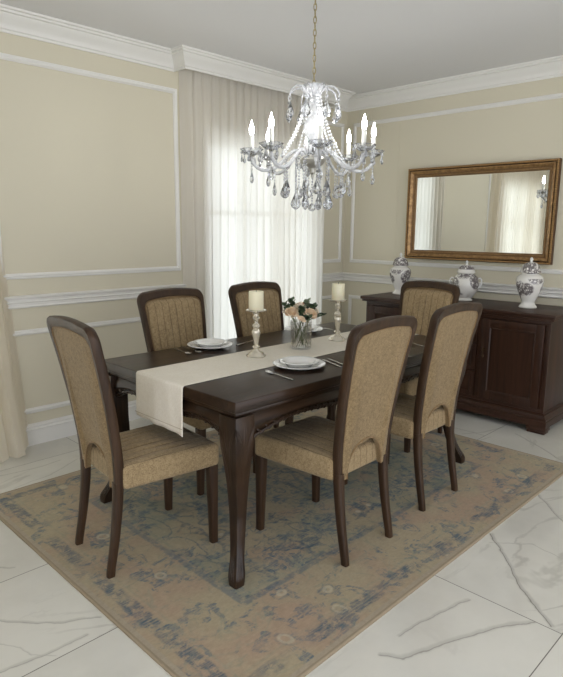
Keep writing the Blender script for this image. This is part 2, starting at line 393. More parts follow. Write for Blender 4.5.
def ball(bm, c, r, u=8, v=6, sz=1.0):
    m = Matrix.Translation(c) @ Matrix.Diagonal((r, r, r * sz, 1))
    bmesh.ops.create_uvsphere(bm, u_segments=u, v_segments=v, radius=1, matrix=m); return bm
def sweep(bm, path, prof, fn, closed=False):
    """profile (offset to the left of the path, height) swept along a 2D path with mitred corners"""
    n = len(path); rows = []
    P = [Vector((p[0], p[1])) for p in path]
    for i in range(n):
        d1 = (P[i] - P[i - 1]).normalized() if (closed or i > 0) else None
        d2 = (P[(i + 1) % n] - P[i]).normalized() if (closed or i < n - 1) else None
        if d1 is None: d1 = d2
        if d2 is None: d2 = d1
        n1 = Vector((-d1.y, d1.x)); n2 = Vector((-d2.y, d2.x))
        m = (n1 + n2); m = m / max(1e-6, m.dot(n1))
        rows.append([fn(P[i].x + m.x * o, P[i].y + m.y * o, h) for o, h in prof])
    vs = grid(bm, rows, closeu=closed, closev=True)
    if not closed:
        bm.faces.new(vs[0]); bm.faces.new(vs[-1])
    return bm
def rbox(bm, cx, cy, cz, sx, sy, sz, r, n=14, fn=None):
    """rounded box; fn(x, y, z, u, v, w) bends it"""
    start = len(bm.verts)
    tmp = bmesh.new(); bmesh.ops.create_cube(tmp, size=2)
    bmesh.ops.subdivide_edges(tmp, edges=tmp.edges[:], cuts=n, use_grid_fill=True)
    hs = (sx / 2, sy / 2, sz / 2)
    mp = {}
    for v in tmp.verts:
        q = [v.co[i] * hs[i] for i in range(3)]
        inner = [max(-(hs[i] - r), min(hs[i] - r, q[i])) for i in range(3)]
        dlt = Vector([q[i] - inner[i] for i in range(3)])
        if dlt.length > 1e-9: dlt = dlt.normalized() * r
        p = Vector(inner) + dlt
        if fn: p = Vector(fn(p.x, p.y, p.z, v.co.x, v.co.y, v.co.z))
        mp[v] = bm.verts.new((p.x + cx, p.y + cy, p.z + cz))
    for f in tmp.faces: bm.faces.new([mp[v] for v in f.verts])
    tmp.free(); return bm
def arc(cx, cy, r, a0, a1, n):
    return [(cx + r * math.cos(a0 + (a1 - a0) * i / n), cy + r * math.sin(a0 + (a1 - a0) * i / n)) for i in range(n + 1)]
def lerp(a, b, t): return a + (b - a) * t
def lin_tab(tab, z):
    for (a, u), (b, v) in zip(tab, tab[1:]):
        if z <= b: return lerp(u, v, (z - a) / (b - a))
    return tab[-1][1]
def interp(tab, z):
    if z <= tab[0][0]: return tab[0][1]
    for (a, u), (b, v) in zip(tab, tab[1:]):
        if z <= b:
            q = (z - a) / (b - a); q = q * q * (3 - 2 * q) if len(tab) > 2 else q
            return lerp(u, v, q)
    return tab[-1][1]

# ------------------------------------------------------------------ room
YB, XR, ZC = 3.83, 4.78, 2.70
X0, Y0 = -1.5, -1.7
def wall_with_holes(name, a0, a1, holes, fn, th):
    """wall slab in (a, z) with rectangular holes; fn(a, depth, z)"""
    bm = NB(); xs = sorted({a0, a1} | {h[0] for h in holes} | {h[1] for h in holes})
    for i in range(len(xs) - 1):
        a, b = xs[i], xs[i + 1]; zs = [(0, ZC)]
        for h in holes:
            if h[0] <= a + 1e-6 and h[1] >= b - 1e-6: zs = [(0, h[2]), (h[3], ZC)]
        for z0, z1 in zs:
            if z1 - z0 < 1e-4: continue
            p = [fn(a, 0, z0), fn(b, th, z1)]
            box(bm, min(p[0][0], p[1][0]), max(p[0][0], p[1][0]), min(p[0][1], p[1][1]), max(p[0][1], p[1][1]), z0, z1)
    return struct(name, bm, M['wall'])
WIN1 = (3.02, 4.34, .10, 2.16); WIN2 = (-.45, 1.06, .10, 2.16)
wall_with_holes('wall_back', X0, XR + .15, [WIN2, WIN1], lambda a, d, z: (a, YB + d, z), .16)
bm = NB(); box(bm, XR, XR + .15, Y0, YB, 0, ZC); struct('wall_right', bm, M['wall'])
wall_with_holes('wall_left', Y0, YB, [(-1.3, 1.3, .0, 2.35)], lambda a, d, z: (X0 - d, a, z), .15)  # unseen side wall; its wide opening is added and sized to control the daylight
wall_with_holes('wall_front', X0 - .15, XR + .15, [(-1.1, 3.9, .0, 2.4)], lambda a, d, z: (a, Y0 - d, z), .15)  # unseen wall behind the camera; large opening added so sky light fills the room
bm = NB(); box(bm, X0 - .15, XR + .15, Y0 - .15, YB + .16, -.12, 0); struct('floor', bm, M['floor'])
bm = NB(); box(bm, X0 - .15, XR + .15, Y0 - .15, YB + .16, ZC, ZC + .12); struct('ceiling', bm, M['ceiling'])

# pelmets (boxed soffits over the curtains) and the crown moulding that runs round them
PD = .135
PEL1 = (2.735, 4.52); PEL2 = (-.75, 1.27)
for k, (a, b) in enumerate((PEL1, PEL2)):
    bm = NB(); box(bm, a, b, YB - PD, YB - PD + .03, 2.585, ZC); box(bm, a, a + .03, YB - PD + .03, YB, 2.585, ZC); box(bm, b - .03, b, YB - PD + .03, YB, 2.585, ZC)
    struct('trim_%d' % (1 + k), bm, M['white'])
crown = [(0, -.125), (.012, -.125), (.014, -.112), (.022, -.106), (.024, -.092), (.034, -.078), (.05, -.06), (.064, -.045), (.07, -.032), (.082, -.028), (.084, -.016), (.094, -.012), (.096, 0), (0, 0)]
crown = [(o, h) for o, h in crown]
path = [(X0, Y0), (XR, Y0), (XR, YB), (PEL1[1], YB), (PEL1[1], YB - PD), (PEL1[0], YB - PD), (PEL1[0], YB), (PEL2[1], YB), (PEL2[1], YB - PD), (PEL2[0], YB - PD), (PEL2[0], YB), (X0, YB)]
bm = NB(); sweep(bm, path, crown, lambda x, y, h: (x, y, ZC + h), closed=True); struct('trim_3', bm, M['white'], True)
# chair rail, dado panels, baseboards
rail = [(0, .923), (.012, .925), (.02, .934), (.014, .942), (.016, .958), (.024, .964), (.016, .97), (.018, .984), (.03, .990), (.034, 1.0), (.028, 1.006), (0, 1.008)]
basep = [(0, 0), (.02, 0), (.02, .10), (.026, .104), (.026, .112), (.018, .12), (.02, .132), (.012, .142), (0, .146)]
OPEN = lambda prof, name, pth: struct(name, sweep(NB(), pth, prof, lambda x, y, h: (x, y, h)), M['white'], True)
segs = [[(XR, Y0), (XR, YB), (WIN1[1] + .06, YB)], [(WIN1[0] - .06, YB), (WIN2[1] + .06, YB)], [(WIN2[0] - .06, YB), (X0, YB)]]
for k, sg in enumerate(segs): OPEN(rail, 'trim_%d' % (4 + k), sg)
OPEN(basep, 'baseboard_right', segs[0]); OPEN(basep, 'baseboard_back', segs[1]); OPEN(basep, 'baseboard_left', segs[2])
mold = [(-.018, 0), (-.017, .008), (-.009, .013), (-.004, .011), (0, .017), (.008, .018), (.014, .012), (.018, .009), (.019, 0)]
tn = 7
def panel_back(x0, x1, z0, z1):
    global tn
    struct('trim_%d' % tn, sweep(NB(), [(x0, z0), (x1, z0), (x1, z1), (x0, z1)], mold, lambda a, b, h: (a, YB - h, b), True), M['white'], True); tn += 1
def panel_right(y0, y1, z0, z1):
    global tn
    struct('trim_%d' % tn, sweep(NB(), [(y0, z0), (y1, z0), (y1, z1), (y0, z1)], mold, lambda a, b, h: (XR - h, a, b), True), M['white'], True); tn += 1
UP = (1.13, 2.44); LO = (.235, .765)
for z0, z1 in (UP, LO):
    panel_back(1.385, 2.73, z0, z1); panel_back(4.42, 4.715, z0, z1); panel_back(-1.4, -.62, z0, z1)
    panel_right(-1.2, 3.725, z0, z1)
# fine vertical wallpaper seam on the mirror wall
bm = NB(); box(bm, XR - .0022, XR, 3.204, 3.215, 1.155, 2.42); struct('trim_%d' % tn, bm, M['wall']); tn += 1

# windows: white frames with glazing bars, panes as their own parts
for k, (a, b, z0, z1) in enumerate((WIN1, WIN2)):
    bm = NB(); y0, y1 = YB + .05, YB + .11; w = .055
    box(bm, a, b, y0, y1, z0, z0 + w); box(bm, a, b, y0, y1, z1 - w, z1)
    n = 3
    for i in range(n + 1):
        c = lerp(a + w / 2, b - w / 2, i / n); box(bm, c - w / 2, c + w / 2, y0, y1, z0 + w, z1 - w)
    box(bm, a + w, b - w, y0 + .005, y1 - .005, 1.55, 1.59)
    wdw = struct('window_%d' % (k + 1), bm, M['white'])
    bm = NB(); box(bm, a + .02, b - .02, YB + .078, YB + .082, z0 + .02, z1 - .02); obj('pane', bm, M['pane'], wdw, False)
    bm = NB()
    box(bm, a - .055, a, YB - .014, YB, z0, z1 + .055); box(bm, b, b + .055, YB - .014, YB, z0, z1 + .055); box(bm, a, b, YB - .014, YB, z1, z1 + .055)
    obj('window_casing', bm, M['white'], wdw, False)

# curtains
def curtain(x0, x1, y, ztop, folds, seed, edge=None, lean=0, amp=.033):
    rnd = random.Random(seed); ph = [rnd.uniform(0, 6.28) for _ in range(6)]
    nx = int(folds * 14); nz = 40; rows = []
    for i in range(nz + 1):
        v = i / nz; z = .012 + (ztop - .012) * v; row = []
        for j in range(nx + 1):
            u = j / nx
            wv = u + .012 * math.sin(5 * u + ph[0] + 1.5 * v) + .006 * math.sin(13 * u + ph[1] - 2 * v)
            a = amp * (.62 + .38 * (1 - v)) * (.75 + .35 * math.sin(9 * u + ph[2]))
            yy = a * math.sin(2 * PI * folds * wv) + .30 * a * math.sin(2 * PI * folds * 2.13 * wv + ph[3] + v)
            hd = max(0, (v - .975) / .025)
            yy *= 1 - .45 * hd
            ret = max(0, 1 - u / .045) + max(0, 1 - (1 - u) / .045)
            yy = lerp(yy, YB - .012 - y, ret * ret * (3 - 2 * ret))
            yy -= lean * (1 - v) ** 3 * (1 - ret * ret * (3 - 2 * ret))
            xe = x1 if edge is None else lin_tab(edge, z)
            x = lerp(x0, xe, u) + .010 * math.cos(2 * PI * folds * wv) * (1 - .5 * v)
            row.append((x, y + yy, z))
        rows.append(row)
    return grid(bm_c, rows)
def make_curtain(label, x0, x1, folds, seed, edge=None, lean=0, y=YB - .075, cloth='voile'):
    global bm_c
    t_ = thing('sheer_curtain', label, 'curtain', (0, 0, 0))
    bm_c = NB(); curtain(x0, x1, y, 2.62, folds, seed, edge, lean); obj('curtain_fabric', bm_c, M[cloth], t_)
    bm = NB(); box(bm, x0, x1, y - .02, y + .02, 2.62, 2.632); obj('curtain_track', bm, M['white'], t_, False)
    for q in (x0 + .05, x1 - .09):
        bm = NB(); box(bm, q, q + .04, y - .015, y + .015, 2.632, ZC); obj('track_bracket', bm, M['white'], t_, False)
make_curtain('wide pleated white sheer curtain over the window behind the dining table', 2.76, 4.44, 21, 3)
make_curtain('cream curtain edge at the far left beside the plain panelled wall', -.66, 1.25, 22, 5, [(0, 1.478), (.39, 1.455), (.8, 1.432), (1.0, 1.417), (1.17, 1.407), (1.36, 1.397), (2.0, 1.33), (2.62, 1.24)], .10, YB - .075, 'drape')

# rug
RX0, RX1, RY0, RY1, RT = .955, 3.735, 1.125, 3.19, .0105
hx, hy = (RX1 - RX0) / 2, (RY1 - RY0) / 2
rug = thing('area_rug', 'faded blue and beige oriental rug under the dining table', 'rug', ((RX0 + RX1) / 2, (RY0 + RY1) / 2, 0))
M['rug'] = rug_mat(hx, hy)
bm = NB(); box(bm, -hx + .012, hx - .012, -hy + .012, hy - .012, 0, .010); obj('rug_pile', bm, M['rug'], rug, False)
M['bind'] = plain('rug_binding', (150, 136, 114), .95, var=.1, scale=60)
bm = NB(); sweep(bm, [(-hx, -hy), (hx, -hy), (hx, hy), (-hx, hy)], [(0, 0), (0, .0075), (.005, .011), (.012, .0105), (.012, 0)], lambda x, y, h: (x, y, h), True); obj('rug_binding', bm, M['bind'], rug)

# ------------------------------------------------------------------ dining table
TX0, TX1, TY0, TY1, TZ = 1.43, 3.275, 1.655, 2.70, .78
tcx, tcy = (TX0 + TX1) / 2, (TY0 + TY1) / 2
tab = thing('dining_table', 'dark walnut rectangular dining table with carved cabriole legs', 'table', (tcx, tcy, RT))
TH = TZ - RT; hx, hy = (TX1 - TX0) / 2, (TY1 - TY0) / 2
bm = NB(); box(bm, -hx, hx, -hy, hy, TH - .048, TH, .005, 3); obj('tabletop', bm, M['twx'], tab)
bm = NB(); box(bm, -hx + .012, hx - .012, -hy + .012, hy - .012, TH - .066, TH - .048, .004); obj('top_moulding', bm, M['twx'], tab)
def apron(L, T):
    """scalloped bulging apron of length L along local x, outward = -y"""
    bm = NB(); n = 48; rows = []
    for i in range(n + 1):
        x = -L / 2 + L * i / n; s = abs(x) / (L / 2)
        zb = TH - .190 + .050 * (1 - max(0, (s - .60) / .40) ** 2) + .012 * math.cos(x / L * 2 * PI * 3) * (1 - s)
        if s < .12: zb -= .012 * (1 - s / .12)
        zt = TH - .066
        rows.append([(x, -.000, zt), (x, -.006, lerp(zt, zb, .12)), (x, -.018, lerp(zt, zb, .35)), (x, -.022, lerp(zt, zb, .55)), (x, -.012, lerp(zt, zb, .75)), (x, -.004, lerp(zt, zb, .86)), (x, -.006, zb), (x, .02, zb), (x, .02, zt)])
    vs = grid(bm, rows, closev=True); bm.faces.new(vs[0]); bm.faces.new(vs[-1]); return bm
def apron_carving(L, T):
    bm = NB(); n = int(L * 46); pts = []
    for i in range(n + 1):
        x = -L / 2 + L * i / n; s = abs(x) / (L / 2)
        zb = TH - .190 + .050 * (1 - max(0, (s - .60) / .40) ** 2) + .012 * math.cos(x / L * 2 * PI * 3) * (1 - s)
        if s < .12: zb -= .012 * (1 - s / .12)
        pts.append((x, -.010, zb + .012))
    tube(bm, pts, .006, 8)
    for i, p in enumerate(pts):   # overlapping leaf scales along the bead
        a = .5 * (1 if i % 2 else -1)
        m = Matrix.Translation((p[0], -.013, p[2] + .010 * (1 if i % 2 else -.4))) @ Matrix.Rotation(a, 4, 'Y') @ Matrix.Diagonal((.015, .0035, .006, 1))
        bmesh.ops.create_uvsphere(bm, u_segments=8, v_segments=5, radius=1, matrix=m)
    return bm
for L, rz, px, py in ((2 * hx - .16, 0, 0, -hy + .035), (2 * hx - .16, PI, 0, hy - .035), (2 * hy - .16, -PI / 2, -hx + .035, 0), (2 * hy - .16, PI / 2, hx - .035, 0)):
    ax = 'twx'
    a = obj('apron', apron(L, 0), M[ax], tab); a.location = (px, py, 0); a.rotation_euler = (0, 0, rz)
    obj('carved_edge', apron_carving(L, 0), M[ax], a)
# cabriole leg: rounded-square section moving along the corner diagonal (local +x,+y = outward)
LD = [(0, .108), (.03, .110), (.07, .084), (.14, .046), (.26, .012), (.40, .012), (.52, .030), (.60, .040), (.66, .036), (.71, .030)]
LW = [(0, .022), (.022, .026), (.05, .027), (.085, .022), (.16, .0235), (.26, .027), (.38, .033), (.48, .041), (.56, .050), (.62, .054), (.704, .053)]
def smooth_tab(tab, z):
    return sum(lin_tab(tab, max(tab[0][0], min(tab[-1][0], z + d))) for d in (-.02, -.01, 0, .01, .02)) / 5
def leg_bm():
    bm = NB(); rows = []; n = 60; H = TH - .066
    for i in range(n + 1):
        z = H * i / n; d = smooth_tab(LD, z) / math.sqrt(2); w = smooth_tab(LW, z); row = []
        for k in range(24):
            a = 2 * PI * k / 24 + PI / 4; ca, sa = math.cos(a), math.sin(a)
            e = .55
            x = math.copysign(abs(ca) ** e, ca); y = math.copysign(abs(sa) ** e, sa)
            q = max(abs(x), abs(y)); x, y = lerp(x, x / q, .6), lerp(y, y / q, .6)
            row.append((d + w * x - .01, d + w * y - .01, z))
        rows.append(row)
    vs = grid(bm, rows, closev=True); bm.faces.new(vs[0]); bm.faces.new(vs[-1]); return bm
def leaf_shape(bm, fn, L, W, n=8, thick=.0018):
    """pointed carved leaf: fn(u in -1..1 across, v in 0..1 along, h) -> xyz"""
    rows = []
    for i in range(n + 1):
        v = i / n; w = math.sin(PI * min(1, v * .9 + .08)) ** .8 * (1 - .25 * v)
        rows.append([fn(u * w * W, v * L, thick * (1 - u * u) * (.35 if abs(u) < .01 else 1) * math.sin(PI * min(1, v + .1)) ) for u in (-1, -.6, -.25, 0, .25, .6, 1)])
    grid(bm, rows)
def leg_carving():
    bm = NB(); H = TH - .066
    for face in (0, 1):
        for (off, z0, L, W, tilt) in ((0, .40, .19, .020, 0), (-.018, .47, .17, .014, .25), (.018, .47, .17, .014, -.25), (-.03, .56, .11, .012, .4), (.03, .56, .11, .012, -.4), (0, .56, .13, .016, 0)):
            def fn(u, v, h):
                z = z0 + v * math.cos(tilt); s = off * (.4 + .8 * v / L) + u - v * math.sin(tilt) * .25
                z = min(z, H - .006)
                d = smooth_tab(LD, z) / math.sqrt(2) - .01; w = smooth_tab(LW, z)
                s = max(-w * .9, min(w * .9, s))
                o = d + w + h + .0008
                return (d + s, o, z) if face else (o, d + s, z)
            leaf_shape(bm, fn, L, W)
    # foot petals
    for face in (0, 1):
        for off in (-.012, .012, 0):
            def fn(u, v, h):
                z = .03 + v; d = smooth_tab(LD, z) / math.sqrt(2) - .01; w = smooth_tab(LW, z); s = off * (1 - v / .14) + u; o = d + w + h + .0003
                return (d + s, o, z) if face else (o, d + s, z)
            leaf_shape(bm, fn, .12, .008, thick=.002)
    return bm
legm = None
for sx, sy, rz in ((1, 1, 0), (-1, 1, PI / 2), (-1, -1, PI), (1, -1, -PI / 2)):
    if legm is None:
        l = obj('leg', leg_bm(), M['twz'], tab); c = obj('carved_leaves', leg_carving(), M['twz'], l); legm = l.data, c.data
    else:
        l = bpy.data.objects.new('leg', legm[0]); COL.objects.link(l); l.parent = tab
        c = bpy.data.objects.new('carved_leaves', legm[1]); COL.objects.link(c); c.parent = l
    l.location = (sx * (hx - .062), sy * (hy - .062), 0); l.rotation_euler = (0, 0, rz)

# ------------------------------------------------------------------ chairs  (local: faces +y, origin on the rug)
SEATZ = .47
def post(z):   # y of the rear post / back plane
    return interp([(0, -.262), (.16, -.235), (.36, -.205), (.50, -.207), (.75, -.245), (1.07, -.318)], z) if False else \
        lin_tab([(0, -.258), (.10, -.238), (.20, -.222), (.32, -.208), (.42, -.203), (.52, -.208), (.70, -.232), (.88, -.266), (1.075, -.310)], z)
def postS(z): return sum(post(max(0, min(1.075, z + d))) for d in (-.04, -.02, 0, .02, .04)) / 5
def halfw(z): return lin_tab([(0, .190), (.36, .186), (.6, .200), (1.075, .236)], z)
BT = 1.062      # top of the back
def back_outline(inset, z0, n=10):
    """upside-down U as a list of (x, z), right side up, over, left side down"""
    r = max(.02, .055 - inset * .35); top = BT - inset * 1.6
    pts = []
    zs = [lerp(z0, top - r, i / 14) for i in range(15)]
    right = [(halfw(z) - inset, z) for z in zs]
    xr = halfw(top - r) - inset
    cor = [(xr - r + r * math.cos(a), top - r + r * math.sin(a)) for a in [PI / 2 * i / n for i in range(1, n + 1)]]
    half = right + cor
    crown_ = []
    m = 8
    xe = cor[-1][0]
    for i in range(1, m):
        x = lerp(xe, -xe, i / m); crown_.append((x, top + .012 * (1 - (x / xe) ** 2)))
    return half + crown_ + [(-x, z) for x, z in reversed(half)]
def make_chair(name, label, group):
    t_ = thing(name, label, 'chair', group=group)
    # back frame: swept section along the outline
    out = back_outline(0, .40); inn = back_outline(.029, .40)
    bm = NB(); rows = []
    for (xo, zo), (xi, zi) in zip(out, inn):
        yo, yi = postS(zo), postS(zi)
        mx_, mz = (xo + xi) / 2, (zo + zi) / 2; ym = (yo + yi) / 2
        e = .006
        dx, dz = (xi - xo), (zi - zo); L = math.hypot(dx, dz) or 1; ux, uz = dx / L, dz / L
        th = .019
        rows.append([(xo, yo - th + .008, zo), (xo + ux * e, yo - th, zo + uz * e), (xi - ux * e, yi - th, zi - uz * e), (xi, yi - th + .007, zi),
                     (xi, yi + th - .007, zi), (xi - ux * e, yi + th, zi - uz * e), (xo + ux * e, yo + th + .002, zo + uz * e), (xo, yo + th - .008, zo)])
    vs = grid(bm, rows, closev=True); bm.faces.new(vs[0]); bm.faces.new(vs[-1])
    obj('back_frame', bm, M['cwz'], t_)
    # rear legs
    for s in (-1, 1):
        bm = NB(); rows = []
        for i in range(15):
            z = .405 * i / 14; w = lerp(.015, .0215, i / 14); dpt = lerp(.016, .021, i / 14); y = postS(z); x = s * (halfw(z) - .0205); row = []
            for k in range(16):
                a = 2 * PI * k / 16; ca, sa = math.cos(a), math.sin(a)
                row.append((x + w * math.copysign(abs(ca) ** .5, ca), y + dpt * math.copysign(abs(sa) ** .5, sa), z))
            rows.append(row)
        vs = grid(bm, rows, closev=True); bm.faces.new(vs[0]); bm.faces.new(vs[-1]); obj('leg', bm, M['cwz'], t_)
    for s in (-1, 1):
        bm = NB(); rows = []
        for i in range(9):
            z = .375 * i / 8; w = lerp(.0165, .024, i / 8); x = s * (lerp(.208, .200, i / 8)); y = .232; row = []
            for k in range(16):
                a = 2 * PI * k / 16; ca, sa = math.cos(a), math.sin(a)
                row.append((x + w * math.copysign(abs(ca) ** .4, ca), y + w * math.copysign(abs(sa) ** .4, sa), z))
            rows.append(row)
        vs = grid(bm, rows, closev=True); bm.faces.new(vs[0]); bm.faces.new(vs[-1]); obj('leg', bm, M['cwz'], t_)
    # rear upholstered panel with the arched opening at its foot
    IN = .027; pan = back_outline(IN, .372)
    AW, AH, ZA = .128, .155, .372
    archp = [(-AW * math.cos(a), ZA + AH * max(0, math.sin(a)) ** .8) for a in [PI * i / 20 for i in range(21)]]
    poly = pan + archp
    bm = NB()
    f1 = [bm.verts.new((x, postS(z) - .0135, z)) for x, z in poly]
    face = bm.faces.new(f1)
    bmesh.ops.triangulate(bm, faces=[face])
    ext = bmesh.ops.extrude_face_region(bm, geom=bm.faces[:])
    for v in [g for g in ext['geom'] if isinstance(g, bmesh.types.BMVert)]: v.co.y += .022
    obj('back_panel', bm, M['tan'], t_)
    bm = NB(); tube(bm, [(x * .985, postS(z) - .0145, z - .002) for x, z in pan], .0032, 6); obj('piping', bm, M['piping'], t_)
    bm = NB(); tube(bm, [(x, postS(z) - .0145, z) for x, z in archp], .0042, 6); obj('arch_piping', bm, M['piping'], t_)
    # front back-cushion with vertical channels
    bm = NB(); rows = []; nu, nv = 64, 30
    zb, zt = SEATZ - .02, BT - .029 * 1.6 - .004
    for i in range(nv + 1):
        v = i / nv; z = lerp(zb, zt, v)
        r = .05; w = halfw(z) - .031
        if z > zt - r: w -= r - math.sqrt(max(0, r * r - (z - zt + r) ** 2))
        row = []
        for j in range(nu + 1):
            u = -1 + 2 * j / nu
            edge = min(1, (1 - abs(u)) / .16); ez = min(1, (1 - v) / .07); 
            puff = .026 * math.sqrt(max(0, 1 - (1 - edge) ** 2)) * math.sqrt(max(0, 1 - (1 - ez) ** 2))
            xx = u * w; cw = .047
            ch = abs(((xx / cw) % 1) - .5) * 2     # 1 at seams
            puff -= .006 * max(0, (ch - .8) / .2) ** 1.5 * (1 if edge >= .8 and ez >= .8 else .3)
            row.append((u * w, postS(z) + .008 + puff, z))
        rows.append(row)
    vs = grid(bm, rows)
    back = [[bm.verts.new((v.co.x, postS(v.co.z) + .0075, v.co.z)) for v in r_] for r_ in (vs[0], vs[-1])]
    fp = back_outline(.0305, SEATZ - .01)
    bp = NB(); tube(bp, [(x, postS(z) + .0165, z) for x, z in fp], .0034, 6); obj('piping', bp, M['piping'], t_)
    obj('back_cushion', bm, M['chan'], t_)
    # seat: box cushion, wider at the front, channels running front to back
    bm = NB()
    def fn(x, y, z, u, v, w):
        k = lerp(.395, .452, (y + .24) / .48) / .452
        zz = z
        if w > .5:
            dome = .012 * (1 - u * u) * (1 - v * v)
            zz += dome
            if abs(u) < .93 and abs(v) < .93:
                cw = .047; ch = abs(((x * k / cw) % 1) - .5) * 2
                zz -= .005 * max(0, (ch - .72) / .28)
        return (x * k, y, zz)
    rbox(bm, 0, .035, .422, .452, .462, .108, .024, 46, fn)
    obj('seat', bm, M['chan'], t_)
    bm = NB(); pts = []
    for x, y in ((-.172, -.185), (-.203, .02), (-.215, .235), (-.19, .262), (0, .2665), (.19, .262), (.215, .235), (.203, .02), (.172, -.185)): pts.append((x, y, .372))
    bm.free()
    return t_
G = 'dining chairs round the walnut table'
chA = make_chair('dining_chair', 'tan upholstered dining chair at the left head of the table, nearest the left wall', G)
chA.location = (1.362, 2.212, RT); chA.rotation_euler = (0, 0, math.radians(-95))
dup(chA, (2.022, 1.690, RT), math.radians(1), 'tan chair turned away from the viewer, nearer of the two on the near side', G)
dup(chA, (2.712, 1.725, RT), 0, 'tan chair turned away from the viewer, the one closer to the sideboard door', G)
dup(chA, (2.045, 2.655, RT), PI, 'tan channel-backed chair facing the viewer on the far side, against the plain panelled wall', G)
dup(chA, (2.735, 2.655, RT), PI, 'tan channel-backed chair facing the viewer on the far side, in front of the white curtain', G)
dup(chA, (3.42, 2.185, RT), PI / 2, 'tan channel-backed chair at the right head of the table in front of the sideboard', G)

# ------------------------------------------------------------------ table runner
RN = thing('table_runner', 'long ivory linen runner down the middle of the dining table, hanging over its left end', 'runner', (tcx, 2.173, TZ))
def runner_bm():
    bm = NB(); path = []
    hang = .215; off = .003
    Lx = -hx - off - .002; Rx = hx + off + .002
    r = .012
    prof = []
    for i in range(15): prof.append((Lx, -hang + (hang - r) * i / 14, 1 - i / 14))
    for i in range(1, 7): a = PI / 2 * i / 6; prof.append((Lx + r - r * math.cos(a), -r + (r + off - .0015) * math.sin(a), 0))
    for i in range(1, 60): prof.append((lerp(Lx + r, Rx - r, i / 60), off - .0015, 0))
    for i in range(0, 7): a = PI / 2 * i / 6; prof.append((Rx - r + r * math.sin(a), -r + (r + off - .0015) * math.cos(a), 0))
    for i in range(1, 15): prof.append((Rx, -r - (hang - r) * i / 14, i / 14))
    rows = []; nw = 28
    for (x, z, h) in prof:
        row = []
        for j in range(nw + 1):
            u = -1 + 2 * j / nw; s = -1 if x < 0 else 1
            wav = (.0035 + .003 * math.sin(5.5 * u + 1) + .003 * math.sin(11 * u)) * h ** .7
            row.append((x + s * wav, u * (.183 + .006 * h), z + (.006 * u * h if s < 0 else 0)))
        rows.append(row)
    grid(bm, rows); return bm
o = obj('runner_cloth', runner_bm(), M['linen'], RN)
sol = o.modifiers.new('thickness', 'SOLIDIFY'); sol.thickness = .0014; sol.offset = 1
bm = NB()
rows = []
for z in (-.190, -.187): rows.append([(-hx - .0115 - .004, u / 10 * .188, z) for u in range(-10, 11)])
grid(bm, rows); o = obj('hem_stitch', bm, M['piping'], RN)
o.data.materials[0] = plain('hem_thread', (196, 184, 162), .9)

# ------------------------------------------------------------------ tableware
def plate_prof(R, h, rim):
    return [(0, 0), (R * .55, 0), (R * .60, .004), (R * .75, h * .55), (R, h), (R + .001, h + .003), (R * .98, h + .005), (R * .74, h * .55 + .006), (R * .60, .009), (0, .008)]
pl0 = None
def plate(x, y, z, label):
    global pl0
    if pl0 is None:
        bm = NB(); lathe(bm, plate_prof(.128, .018, .03), 48); pl0 = obj('dinner_plate', bm, M['porcelain']); o = pl0
    else: o = pl0.copy(); COL.objects.link(o)
    o.location = (x, y, z); return tag(o, label, 'plate', 'white dinner plates')
bw0 = None
def bowl(x, y, z, label):
    global bw0
    if bw0 is None:
        R = .096
        bm = NB(); lathe(bm, [(0, 0), (R * .62, 0), (R * .66, .003), (R * .80, .017), (R, .022), (R + .001, .0245), (R * .97, .026), (R * .78, .0215), (R * .62, .009), (0, .007)], 48); bw0 = obj('soup_plate', bm, M['porcelain']); o = bw0
    else: o = bw0.copy(); COL.objects.link(o)
    o.location = (x, y, z); return tag(o, label, 'bowl', 'white soup plates on the dinner plates')
def fork_bm():
    bm = NB()
    tube(bm, [(0, -.10, .004), (0, -.06, .0045), (0, 0, .006), (0, .04, .007), (0, .055, .006)], [.0050, .0042, .0026, .0024, .003], 8, sq=.45)
    rows = []
    for v in range(7):
        y = .055 + .03 * v / 6; w = .0035 + .0085 * math.sin(PI / 2 * v / 6); rows.append([(u * w, y, .006 - .003 * math.sin(PI * v / 6) + .0015 * u * u) for u in (-1, -.5, 0, .5, 1)])
    grid(bm, rows)
    for k in range(4):
        x = -.0102 + .0068 * k; tube(bm, [(x, .084, .006), (x, .10, .005), (x, .118, .007), (x * .96, .128, .009)], [.0018, .0017, .0015, .0009], 6)
    return bm
def knife_bm():
    bm = NB()
    tube(bm, [(0, -.115, .0045), (0, -.10, .005), (0, -.03, .005), (0, .0, .0045)], [.0058, .0062, .0052, .004], 8, sq=.55)
    rows = []
    for v in range(13):
        s = v / 12; y = .0 + .115 * s; w = .0085 * (1 - max(0, (s - .7) / .3) ** 2) + .001
        rows.append([(-.004, y, .0055), (-.004 + w * .5, y, .0062), (-.004 + w * 1.6, y, .0045), (-.004 + w * .5, y, .0030)])
    vs = grid(bm, rows, closev=True); bm.faces.new(vs[0]); bm.faces.new(vs[-1]); return bm
def spoon_bm():
    bm = NB()
    tube(bm, [(0, -.10, .004), (0, -.05, .0045), (0, .02, .006), (0, .05, .006)], [.0052, .004, .0026, .003], 8, sq=.45)
    rows = []
    for v in range(11):
        s = v / 10; y = .045 + .058 * s; w = .0195 * math.sin(PI * min(1, s * .96 + .03)) ** .65
        rows.append([(u * w, y, .008 - .006 * (1 - u * u) * math.sin(PI * s)) for u in (-1, -.66, -.33, 0, .33, .66, 1)])
    grid(bm, rows); return bm
CUT = {}
